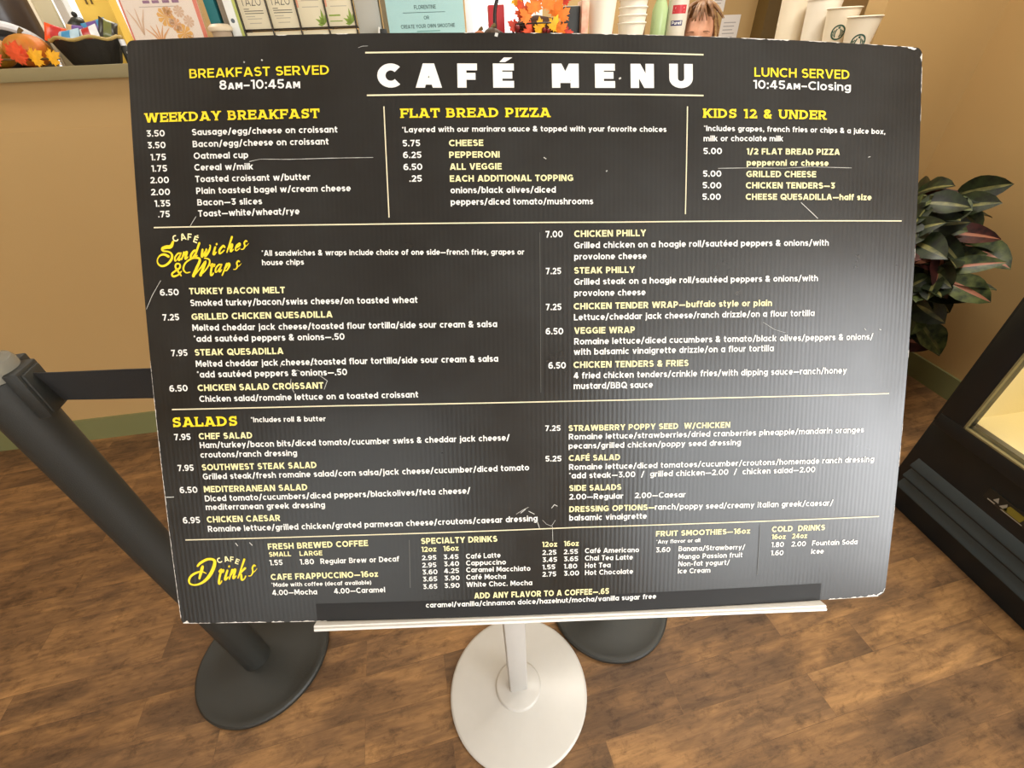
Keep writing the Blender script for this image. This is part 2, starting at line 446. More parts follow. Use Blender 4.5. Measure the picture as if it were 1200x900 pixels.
# ------------------------------------------------------------------ what is printed on the menu board, in board millimetres
TEXT=[
('BREAKFAST SERVED', 61.9, 570.5, 199.7, 570.7, 8.7, 'Ym'),
('8{AM}–10:45{AM}', 91.1, 558.9, 170.9, 558.3, 8.7, 'Wm'),
('WEEKDAY BREAKFAST', 14.5, 529.7, 188.9, 529.7, 9.0, 'S'),
('3.50', 14.9, 516.1, 33.6, 515.9, 6.2, 'W'),
('Sausage/egg/cheese on croissant', 61.2, 516.1, 205.8, 515.6, 6.1, 'W'),
('3.50', 15.2, 504.8, 33.7, 504.6, 6.2, 'W'),
('Bacon/egg/cheese on croissant', 61.2, 504.7, 196.6, 504.3, 6.2, 'W'),
('1.75', 17.7, 493.1, 33.3, 493.1, 6.2, 'W'),
('Oatmeal cup', 61.5, 493.3, 116.2, 493.0, 6.2, 'W'),
('1.75', 17.7, 482.2, 33.7, 482.1, 6.2, 'W'),
('Cereal w/milk', 61.4, 482.2, 120.4, 481.9, 6.2, 'W'),
('2.00', 15.8, 471.0, 34.8, 470.9, 6.2, 'W'),
('Toasted croissant w/butter', 61.5, 470.9, 176.8, 470.7, 6.2, 'W'),
('2.00', 15.6, 459.4, 35.1, 459.3, 6.2, 'W'),
('Plain toasted bagel w/cream cheese', 61.8, 459.5, 216.3, 459.2, 6.2, 'W'),
('1.35', 18.5, 448.1, 34.5, 448.1, 6.3, 'W'),
('Bacon—3 slices', 62.1, 448.3, 127.4, 448.1, 6.2, 'W'),
('.75', 21.2, 437.6, 33.3, 437.7, 6.3, 'W'),
('Toast—white/wheat/rye', 62.2, 437.4, 164.2, 437.7, 6.3, 'W'),
('FLAT BREAD PIZZA', 268.6, 528.6, 416.7, 528.9, 8.9, 'S'),
('*Layered with our marinara sauce & topped with your favorite choices', 269.2, 514.8, 533.6, 515.5, 5.3, 'W'),
('5.75', 269.3, 501.5, 286.6, 501.6, 6.1, 'W'),
('CHEESE', 315.0, 501.3, 349.0, 501.4, 6.1, 'P'),
('6.25', 269.4, 490.3, 287.5, 490.3, 6.1, 'W'),
('PEPPERONI', 314.9, 490.1, 364.9, 490.2, 6.1, 'P'),
('6.50', 269.4, 478.8, 288.0, 478.9, 6.1, 'W'),
('ALL VEGGIE', 315.2, 478.6, 366.8, 478.7, 6.2, 'P'),
('.25', 274.7, 467.5, 287.2, 467.6, 6.2, 'W'),
('EACH ADDITIONAL TOPPING', 314.9, 467.1, 438.5, 467.4, 6.2, 'P'),
('onions/black olives/diced', 315.3, 456.0, 420.7, 456.0, 6.2, 'W'),
('peppers/diced tomato/mushrooms', 315.2, 444.6, 458.6, 444.6, 6.2, 'W'),
('LUNCH SERVED', 625.1, 571.5, 729.0, 572.8, 9.0, 'Ym'),
('10:45{AM}–Closing', 624.1, 559.8, 731.0, 560.9, 8.4, 'Wm'),
('KIDS 12 & UNDER', 572.0, 530.0, 704.9, 531.3, 9.0, 'S'),
('*Includes grapes, french fries or chips & a juice box,', 572.4, 517.1, 771.6, 518.7, 5.4, 'W'),
('milk or chocolate milk', 572.3, 507.0, 657.3, 508.5, 5.6, 'W'),
('5.00', 572.2, 494.4, 591.8, 494.7, 6.1, 'W'),
('1/2 FLAT BREAD PIZZA', 618.2, 494.7, 720.4, 496.2, 6.1, 'P'),
('pepperoni or cheese', 618.4, 483.6, 708.0, 484.7, 6.1, 'P'),
('5.00', 572.1, 472.1, 591.5, 472.3, 6.1, 'W'),
('GRILLED CHEESE', 618.2, 472.2, 694.6, 473.0, 6.2, 'P'),
('5.00', 571.8, 460.7, 591.7, 460.6, 6.1, 'W'),
('CHICKEN TENDERS—3', 618.0, 460.9, 716.0, 461.9, 6.2, 'P'),
('5.00', 571.8, 449.2, 591.3, 449.3, 6.2, 'W'),
('CHEESE QUESADILLA—half size', 618.1, 449.5, 758.3, 450.7, 6.2, 'P'),
('*All sandwiches & wraps include choice of one side—french fries, grapes or', 123.8, 397.7, 388.0, 395.3, 5.5, 'W'),
('house chips', 123.6, 388.4, 165.9, 388.3, 5.5, 'W'),
('6.50', 16.8, 360.2, 36.3, 360.2, 6.4, 'W'),
('TURKEY BACON MELT', 47.1, 360.9, 145.0, 360.4, 6.4, 'P'),
('Smoked turkey/bacon/swiss cheese/on toasted wheat', 47.3, 349.1, 278.8, 348.5, 6.5, 'W'),
('7.25', 17.2, 334.9, 34.5, 335.1, 6.5, 'W'),
('GRILLED CHICKEN QUESADILLA', 47.4, 335.1, 191.8, 335.2, 6.5, 'P'),
('Melted cheddar jack cheese/toasted flour tortilla/side sour cream & salsa', 47.3, 324.0, 359.1, 322.9, 6.5, 'W'),
('*add sautéed peppers & onions—.50', 47.7, 312.7, 202.8, 312.5, 6.6, 'W'),
('7.95', 22.9, 298.4, 39.9, 298.6, 6.6, 'W'),
('STEAK QUESADILLA', 47.5, 298.7, 139.3, 298.9, 6.6, 'P'),
('Melted cheddar jack cheese/toasted flour tortilla/side sour cream & salsa', 47.6, 287.0, 359.5, 287.3, 6.6, 'W'),
('*add sautéed peppers & onions—.50', 47.9, 275.9, 203.4, 276.1, 6.7, 'W'),
('6.50', 17.6, 261.6, 36.8, 262.0, 6.7, 'W'),
('CHICKEN SALAD CROISSANT', 47.3, 261.9, 178.3, 262.5, 6.7, 'P'),
('Chicken salad/romaine lettuce on a toasted croissant', 48.0, 250.5, 275.7, 251.5, 6.5, 'W'),
('7.00', 409.9, 412.0, 427.5, 412.3, 6.5, 'W'),
('CHICKEN PHILLY', 439.1, 412.3, 513.3, 413.0, 6.5, 'P'),
('Grilled chicken on a hoagie roll/sautéed peppers & onions/with', 439.0, 401.0, 711.5, 403.3, 6.4, 'W'),
('provolone cheese', 439.0, 389.8, 514.0, 390.1, 6.4, 'W'),
('7.25', 409.8, 375.5, 425.5, 375.6, 6.4, 'W'),
('STEAK PHILLY', 438.9, 375.9, 501.9, 376.2, 6.4, 'P'),
('Grilled steak on a hoagie roll/sautéed peppers & onions/with', 438.9, 364.5, 700.9, 366.5, 6.4, 'W'),
('provolone cheese', 438.9, 353.1, 513.4, 353.3, 6.5, 'W'),
('7.25', 409.4, 339.3, 425.6, 339.3, 6.5, 'W'),
('CHICKEN TENDER WRAP—buffalo style or plain', 438.4, 339.6, 650.5, 340.9, 6.5, 'P'),
('Lettuce/cheddar jack cheese/ranch drizzle/on a flour tortilla', 438.6, 328.5, 698.9, 329.8, 6.5, 'W'),
('6.50', 409.2, 314.5, 427.4, 314.4, 6.6, 'W'),
('VEGGIE WRAP', 438.8, 314.7, 502.8, 314.8, 6.6, 'P'),
('Romaine lettuce/diced cucumbers & tomato/black olives/peppers & onions/', 438.8, 303.6, 768.6, 303.5, 6.6, 'W'),
('with balsamic vinaigrette drizzle/on a flour tortilla', 438.3, 292.8, 654.6, 293.0, 6.7, 'W'),
('6.50', 411.7, 279.0, 430.0, 278.9, 6.7, 'W'),
('CHICKEN TENDERS & FRIES', 438.1, 279.2, 561.0, 278.9, 6.7, 'P'),
('4 fried chicken tenders/crinkle fries/with dipping sauce—ranch/honey', 438.3, 268.0, 740.1, 267.2, 6.7, 'W'),
('mustard/BBQ sauce', 438.3, 256.9, 522.8, 256.7, 6.8, 'W'),
('SALADS', 17.4, 224.2, 86.4, 224.8, 10.3, 'S'),
('*Includes roll & butter', 100.1, 228.2, 178.3, 228.1, 5.5, 'W'),
('7.95', 17.3, 210.2, 34.8, 210.4, 6.7, 'W'),
('CHEF SALAD', 43.5, 210.8, 100.0, 211.1, 6.7, 'P'),
('Ham/turkey/bacon bits/diced tomato/cucumber swiss & cheddar jack cheese/', 43.7, 201.3, 370.0, 203.5, 6.5, 'W'),
('croutons/ranch dressing', 43.3, 190.9, 145.7, 191.5, 6.5, 'W'),
('7.95', 17.4, 176.6, 34.6, 176.8, 6.8, 'W'),
('SOUTHWEST STEAK SALAD', 43.5, 177.0, 165.2, 177.9, 6.8, 'P'),
('Grilled steak/fresh romaine salad/corn salsa/jack cheese/cucumber/diced tomato', 43.4, 167.1, 390.4, 170.2, 6.6, 'W'),
('6.50', 17.0, 152.3, 36.1, 152.5, 6.9, 'W'),
('MEDITERRANEAN SALAD', 43.1, 152.9, 153.7, 153.6, 6.9, 'P'),
('Diced tomato/cucumbers/diced peppers/blackolives/feta cheese/', 43.1, 142.7, 326.9, 146.1, 6.7, 'W'),
('mediterranean greek dressing', 43.0, 133.1, 171.1, 133.7, 6.7, 'W'),
('6.95', 16.6, 118.2, 35.2, 118.5, 7.1, 'W'),
('CHICKEN CAESAR', 42.7, 118.9, 121.9, 119.7, 7.0, 'P'),
('Romaine lettuce/grilled chicken/grated parmesan cheese/croutons/caesar dressing', 42.7, 108.4, 399.1, 112.5, 6.8, 'W'),
('7.25', 407.8, 212.8, 424.2, 212.6, 6.0, 'W'),
('STRAWBERRY POPPY SEED  W/CHICKEN', 432.9, 212.1, 609.6, 211.0, 6.3, 'P'),
('Romaine lettuce/strawberries/dried cranberries pineapple/mandarin oranges', 433.1, 202.8, 765.6, 200.5, 6.3, 'W'),
('pecans/grilled chicken/poppy seed dressing', 432.9, 192.8, 622.7, 191.2, 6.3, 'W'),
('5.25', 407.8, 179.4, 425.2, 179.2, 6.2, 'W'),
('CAFÉ SALAD', 433.1, 179.4, 488.8, 178.8, 6.4, 'P'),
('Romaine lettuce/diced tomatoes/cucumber/croutons/homemade ranch dressing', 433.4, 169.4, 781.0, 166.2, 6.4, 'W'),
('*add steak—3.00  /  grilled chicken—2.00  /  chicken salad—2.00', 433.4, 159.8, 711.0, 157.1, 6.5, 'W'),
('SIDE SALADS', 433.7, 145.7, 490.7, 145.2, 6.5, 'P'),
('2.00—Regular', 433.7, 136.0, 493.1, 135.1, 6.3, 'W'),
('2.00—Caesar', 505.9, 135.1, 562.9, 134.1, 6.4, 'W'),
('DRESSING OPTIONS—', 433.8, 121.6, 528.1, 120.9, 6.6, 'P'),
('ranch/poppy seed/creamy italian greek/caesar/', 528.6, 120.9, 735.6, 116.8, 6.7, 'W'),
('balsamic vinaigrette', 433.8, 111.8, 520.0, 110.9, 6.7, 'W'),
('FRESH BREWED COFFEE', 105.7, 87.1, 214.4, 89.0, 6.9, 'P'),
('SMALL', 106.1, 78.7, 130.1, 79.0, 5.5, 'Pm'),
('LARGE', 139.4, 79.1, 164.1, 79.3, 5.5, 'Pm'),
('1.55', 105.8, 68.6, 120.0, 68.8, 6.3, 'W'),
('1.80', 138.9, 68.9, 154.3, 69.1, 6.3, 'W'),
('Regular Brew or Decaf', 161.3, 69.2, 247.0, 70.1, 6.3, 'W'),
('CAFE FRAPPUCCINO—16oz', 105.5, 51.3, 223.0, 52.6, 7.1, 'P'),
('*Made with coffee (decaf available)', 105.4, 43.1, 215.0, 43.7, 4.9, 'W'),
('4.00—Mocha', 105.3, 33.0, 154.7, 33.2, 6.5, 'W'),
('4.00—Caramel', 173.4, 33.5, 229.6, 33.8, 6.5, 'W'),
('SPECIALTY DRINKS', 271.9, 89.8, 354.8, 90.1, 6.9, 'P'),
('12oz', 271.9, 80.5, 288.0, 80.7, 6.1, 'Pm'),
('16oz', 295.8, 80.7, 312.3, 81.0, 6.1, 'Pm'),
('2.95', 271.9, 70.9, 287.6, 70.9, 5.6, 'W'),
('3.45', 295.5, 71.2, 311.8, 71.1, 5.6, 'W'),
('Café Latte', 320.1, 71.1, 358.0, 71.3, 5.9, 'W'),
('2.95', 271.8, 62.2, 287.3, 62.2, 5.7, 'W'),
('3.40', 295.6, 62.9, 312.2, 62.9, 5.7, 'W'),
('Cappuccino', 319.9, 63.1, 363.8, 63.0, 5.9, 'W'),
('3.60', 271.6, 53.9, 288.2, 53.9, 5.7, 'W'),
('4.25', 295.5, 54.6, 311.9, 54.6, 5.7, 'W'),
('Caramel Macchiato', 319.8, 55.0, 390.8, 54.4, 5.9, 'W'),
('3.65', 271.7, 45.5, 287.5, 45.5, 5.7, 'W'),
('3.90', 295.4, 46.0, 312.3, 45.9, 5.7, 'W'),
('Café Mocha', 319.6, 46.2, 363.5, 45.8, 6.0, 'W'),
('3.65', 271.5, 36.4, 287.3, 36.4, 5.8, 'W'),
('3.90', 295.0, 36.9, 312.0, 36.8, 5.8, 'W'),
('White Choc. Mocha', 319.5, 37.3, 392.7, 37.0, 6.0, 'W'),
('12oz', 404.0, 82.1, 420.6, 82.0, 6.1, 'Pm'),
('16oz', 428.1, 82.2, 444.5, 82.0, 6.1, 'Pm'),
('2.25', 404.2, 72.7, 419.7, 72.6, 5.7, 'W'),
('2.55', 427.9, 72.7, 443.7, 72.6, 5.7, 'W'),
('Café Americano', 451.5, 73.0, 512.4, 71.7, 5.9, 'W'),
('3.45', 404.2, 64.2, 420.4, 64.0, 5.7, 'W'),
('3.65', 427.9, 64.2, 444.0, 64.0, 5.7, 'W'),
('Chai Tea Latte', 451.6, 64.2, 505.6, 63.1, 6.0, 'W'),
('1.55', 404.2, 55.3, 418.4, 55.3, 5.7, 'W'),
('1.80', 428.0, 55.4, 442.9, 55.2, 5.7, 'W'),
('Hot Tea', 451.7, 55.3, 480.5, 54.8, 6.0, 'W'),
('2.75', 404.1, 46.7, 419.5, 46.6, 5.8, 'W'),
('3.00', 428.0, 46.9, 445.2, 46.7, 5.8, 'W'),
('Hot Chocolate', 451.8, 46.7, 506.3, 46.0, 6.0, 'W'),
('ADD ANY FLAVOR TO A COFFEE—.65', 327.8, 22.9, 479.5, 22.5, 7.1, 'P'),
('caramel/vanilla/cinnamon dolce/hazelnut/mocha/vanilla sugar free', 273.7, 13.7, 534.0, 13.9, 6.1, 'W'),
('FRUIT SMOOTHIES—16oz', 531.0, 89.6, 639.4, 88.2, 6.4, 'P'),
('*Any flavor or all', 531.5, 81.0, 581.9, 80.7, 4.5, 'W'),
('3.60', 531.4, 70.6, 548.0, 70.3, 6.0, 'W'),
('Banana/Strawberry/', 557.4, 70.8, 634.6, 69.2, 6.0, 'W'),
('Mango Passion fruit', 557.8, 61.2, 632.4, 59.9, 6.0, 'W'),
('Non-fat yogurt/', 558.0, 52.5, 617.7, 51.4, 6.1, 'W'),
('Ice Cream', 557.9, 43.7, 595.7, 43.0, 6.1, 'W'),
('COLD  DRINKS', 665.0, 88.6, 728.7, 87.7, 6.7, 'P'),
('16oz', 665.5, 79.9, 682.0, 79.4, 5.8, 'Pm'),
('24oz', 689.8, 79.5, 707.8, 79.2, 5.9, 'Pm'),
('1.80', 665.8, 70.2, 680.6, 69.9, 6.1, 'W'),
('2.00', 689.7, 69.8, 707.1, 69.3, 6.1, 'W'),
('Fountain Soda', 714.7, 69.6, 770.4, 68.2, 6.1, 'W'),
('1.60', 665.9, 60.3, 680.9, 59.7, 6.1, 'W'),
('Icee', 714.5, 59.4, 729.8, 59.0, 6.2, 'W'),
('C', 246.6, 557.5, 269.5, 557.2, 22.9, 'T'),
('A', 283.7, 557.1, 309.9, 556.9, 22.9, 'T'),
('F', 324.9, 556.9, 344.2, 556.8, 22.9, 'T'),
('É', 359.9, 556.8, 380.5, 556.8, 22.9, 'T'),
('M', 418.1, 556.9, 444.8, 557.1, 23.0, 'T'),
('E', 461.0, 557.2, 481.2, 557.4, 23.1, 'T'),
('N', 497.0, 557.6, 520.7, 557.9, 23.2, 'T'),
('U', 536.4, 558.2, 560.6, 558.5, 23.4, 'T'),
]
RULES=[('line', [(235.8, 590.6), (571.5, 591.2)], 1.5), ('line', [(235.9, 550.4), (571.8, 551.6)], 1.5), ('line', [(252.2, 539.7), (253.3, 433.2)], 1.1), ('line', [(555.2, 540.7), (554.2, 434.9)], 1.1), ('line', [(15.8, 427.8), (222.3, 427.0), (480.5, 426.9), (794.9, 429.7)], 1.2), ('line', [(18.0, 242.9), (195.3, 244.2), (445.4, 244.2), (792.7, 243.5)], 1.2), ('line', [(16.7, 99.4), (186.0, 101.6), (446.2, 103.7), (561.1, 102.9), (794.2, 100.7)], 1.2), ('faint', [(650.7, 96.8), (651.7, 37.1)], 0.8), ('faint', [(259.2, 94.8), (257.5, 38.3)], 0.8), ('faint', [(404.1, 417.1), (403.6, 254.0)], 0.5)]
SCRATCH=[([(117.0, 489.5), (127.8, 491.6), (157.5, 490.8), (199.8, 491.2), (239.9, 491.3)], 0.55), ([(588.0, 480.5), (618.7, 481.3), (660.3, 481.7), (688.5, 483.5), (734.1, 483.3)], 0.49500000000000005), ([(678.6, 447.3), (698.0, 431.2)], 1.1), ([(59.9, 437.7), (52.6, 427.4)], 0.44000000000000006), ([(18.8, 375.3), (8.6, 360.5), (1.3, 346.7)], 0.66), ([(1.5, 147.9), (10.0, 148.1)], 0.8250000000000001), ([(71.0, 95.3), (73.2, 91.8)], 0.8800000000000001), ([(86.2, 95.6), (89.1, 92.1)], 0.8800000000000001), ([(145.2, 273.3), (144.1, 266.6), (147.5, 258.8)], 0.66), ([(147.9, 279.9), (152.4, 282.0), (159.9, 278.6)], 0.55), ([(175.2, 276.1), (182.5, 270.5), (178.7, 261.6)], 0.66), ([(162.7, 287.4), (171.6, 288.3), (174.0, 291.6)], 0.55), ([(135.1, 285.6), (136.5, 290.0)], 0.66), ([(375.9, 121.2), (382.9, 125.6), (389.4, 128.8)], 0.55), ([(380.7, 122.2), (386.1, 126.6)], 0.77), ([(389.4, 124.2), (395.8, 120.6)], 0.66), ([(414.4, 126.8), (417.6, 130.8), (420.9, 128.9)], 0.9900000000000001), ([(404.5, 113.4), (408.9, 108.7), (414.3, 106.2), (418.7, 113.0)], 0.55), ([(415.4, 106.2), (415.8, 88.7)], 0.49500000000000005), ([(399.1, 111.3), (401.2, 104.3)], 0.55), ([(641.2, 324.0), (654.7, 315.9), (666.9, 312.4)], 0.33), ([(471.7, 476.6), (473.0, 477.6)], 0.8250000000000001), ([(408.8, 490.3), (411.4, 488.7)], 0.8250000000000001), ([(485.6, 567.2), (486.5, 565.9)], 2.2), ([(362.6, 607.2), (365.5, 606.4)], 3.3000000000000003), ([(116.4, 584.6), (117.4, 583.6)], 1.1), ([(133.9, 586.0), (135.2, 585.1)], 1.2100000000000002), ([(752.8, 494.6), (755.2, 495.4)], 0.66), ([(757.7, 315.7), (759.8, 313.8)], 0.66), ([(775.4, 314.7), (777.5, 313.8)], 0.66), ([(229.2, 595.3), (233.4, 596.7), (238.6, 596.8)], 0.44000000000000006)]
SCRIPT=[[(34.67,413.39,2.26),(31.95,408.83,3.49),(27.08,408.25,3.49),(23.17,406.76,2.87),(23.71,404.58,1.64),(29.28,403.67,1.64),(32.35,400.94,2.05),(31.78,396.51,2.46),(27.28,391.66,2.26),(21.96,389.6,2.05),(17.98,391.36,1.64),(16.98,395.34,1.23),(19.71,399.73,1.44),(24.45,401.11,2.26),(28.7,399.05,2.67)],[(41.52,401.79,1.6),(38.99,401.82,1.6),(35.74,398.41,1.6),(35.02,394.97,1.6),(36.69,395.17,0.96),(41.38,401.43,0.96)],[(41.86,402.16,1.6),(38.97,396.11,1.6),(39.56,395.17,1.6),(41.58,397.1,0.96)],[(45.01,402.66,2.05),(41.98,395.59,1.23)],[(43.36,398.78,2.05),(47.21,402.93,2.05),(47.93,402.01,2.05),(45.86,397.06,2.05),(46.45,396.13,1.23),(48.67,398.07,1.23)],[(57.84,404.02,2.05),(55.52,404.07,2.05),(52.15,400.32,2.05),(51.58,397.23,2.05),(53.24,397.43,1.23),(57.63,402.99,1.23)],[(61.37,411.46,2.05),(55.92,398.76,2.05),(56.3,397.46,2.05),(58.31,399.38,1.23)],[(64.18,404.97,2.05),(62.79,399.44,2.05),(63.58,398.53,2.05),(68.02,405.09,1.23)],[(68.02,405.09,2.05),(65.97,399.49,2.05),(67.22,398.97,2.05),(70.92,404.11,2.05),(72.41,408.3,1.23),(71.82,409.23,1.23)],[(77.3,407.09,2.05),(75.0,401.13,2.05),(75.58,400.19,2.05),(77.91,402.15,1.23)],[(78.89,410.09,2.05),(79.17,410.66,1.23)],[(86.84,407.15,2.05),(85.22,408.15,2.05),(81.56,404.37,2.05),(81.26,401.12,2.05),(83.32,401.57,1.23),(86.11,403.92,1.23)],[(94.89,416.81,2.05),(88.81,402.04,1.23)],[(90.15,405.22,2.05),(93.93,409.35,2.05),(94.64,408.44,2.05),(92.64,403.52,2.05),(93.23,402.58,1.23),(95.41,404.52,1.23)],[(98.24,406.14,1.6),(102.28,408.51,1.6),(102.09,410.49,1.6),(98.99,408.11,1.6),(97.66,404.6,1.6),(98.77,403.4,0.96),(102.2,405.83,0.96)],[(109.63,412.31,1.6),(108.4,412.7,1.6),(106.95,410.52,1.6),(107.4,407.57,1.6),(105.56,404.87,0.96),(103.33,404.6,0.96)],[(107.27,407.22,0.64),(109.17,408.12,0.64),(111.6,410.42,0.38)],[(49.67,383.09,1.03),(45.53,382.58,1.23),(43.07,386.39,1.85),(45.8,392.27,1.64),(52.78,396.57,1.85),(59.43,396.73,2.05),(60.44,393.95,2.46),(56.6,386.62,2.87),(52.75,379.26,3.08)],[(52.91,378.76,1.44),(60.72,387.03,1.44),(66.07,392.85,2.26),(63.19,385.99,2.67),(60.17,379.91,2.87)],[(60.39,380.11,1.44),(65.87,384.95,1.44),(70.23,391.29,1.64),(70.01,395.24,1.44),(65.54,396.61,1.23)],[(40.82,383.96,1.23),(37.16,380.56,1.64),(32.21,379.17,2.05),(30.98,381.68,1.85),(34.71,384.58,1.85),(39.26,387.46,1.85),(39.74,390.91,1.64),(36.73,391.67,1.64),(35.05,388.73,1.85),(37.44,384.03,2.05),(40.17,379.71,1.44)],[(71.24,389.0,2.05),(73.1,390.18,2.05),(71.31,384.22,2.05),(70.85,379.73,2.05),(72.64,380.23,1.23),(73.52,381.67,1.23)],[(72.54,387.74,2.05),(75.15,390.01,2.05),(74.93,388.29,1.23)],[(82.2,389.66,1.6),(79.7,389.79,1.6),(76.49,386.44,1.6),(75.79,382.97,1.6),(77.44,383.1,0.96),(82.07,389.3,0.96)],[(82.54,390.03,1.6),(79.7,383.98,1.6),(80.28,383.0,1.6),(82.28,384.88,0.96)],[(87.92,390.59,2.05),(82.26,379.18,1.23)],[(85.64,386.3,2.05),(89.57,390.73,2.05),(90.41,388.76,2.05),(87.33,384.06,1.23),(84.96,384.2,1.23)],[(100.71,392.61,1.6),(99.48,393.05,1.6),(98.01,390.89,1.6),(98.45,387.85,1.6),(96.6,385.17,0.96),(94.36,384.98,0.96)],[(98.32,387.5,0.64),(100.23,388.34,0.64),(102.68,390.6,0.38)],[(26.57,68.97,2.1),(30.26,72.59,2.74),(37.59,76.53,2.74),(43.46,76.73,2.74),(46.07,73.95,3.23),(44.1,67.09,3.71),(38.44,57.47,3.55),(30.67,50.14,2.74),(22.47,46.79,1.94),(16.51,47.79,1.94),(14.99,51.72,2.26),(17.89,57.07,2.42),(23.52,60.71,2.42),(29.95,62.48,1.77),(35.05,60.29,0.97)],[(32.18,68.35,2.74),(30.62,64.5,3.23),(26.92,54.37,2.26)],[(49.79,62.23,2.26),(52.1,64.08,2.26),(49.09,54.93,2.26),(47.83,48.04,2.26),(49.95,48.85,1.36),(51.18,51.08,1.36)],[(51.07,60.35,2.26),(54.39,63.88,2.26),(53.86,61.24,1.36)],[(58.84,63.35,2.26),(55.24,54.12,2.26),(55.74,52.64,2.26),(58.71,55.62,1.36)],[(61.14,67.97,2.26),(61.55,68.84,1.36)],[(64.22,64.02,2.26),(59.7,53.11,1.36)],[(61.75,58.03,2.26),(66.72,64.36,2.26),(67.38,62.91,2.26),(64.28,55.28,2.26),(64.79,53.8,1.36),(67.59,56.76,1.36)],[(78.7,76.07,2.26),(69.46,54.32,1.36)],[(78.56,65.84,2.26),(72.32,59.86,2.26),(73.37,57.94,2.26),(73.34,52.26,2.26),(76.21,53.17,1.36),(78.22,56.53,1.36)],[(89.79,68.43,1.76),(88.46,69.07,1.76),(86.48,65.73,1.76),(86.51,61.11,1.76),(83.99,56.96,1.06),(81.42,56.62,1.06)],[(86.3,60.57,0.7),(88.6,61.91,0.7),(91.72,65.41,0.42)]]
ARCS=[('C', 36.2, 413.2, 28, 5.6), ('A', 43.0, 415.0, 12, 5.6), ('F', 49.4, 415.6, -6, 5.6), ('É', 54.8, 413.7, -22, 5.6), ('C', 50.4, 72.1, 28, 5.3), ('A', 56.9, 74.1, 10, 5.3), ('F', 62.7, 74.4, -8, 5.3), ('E', 67.6, 72.5, -24, 5.3)]
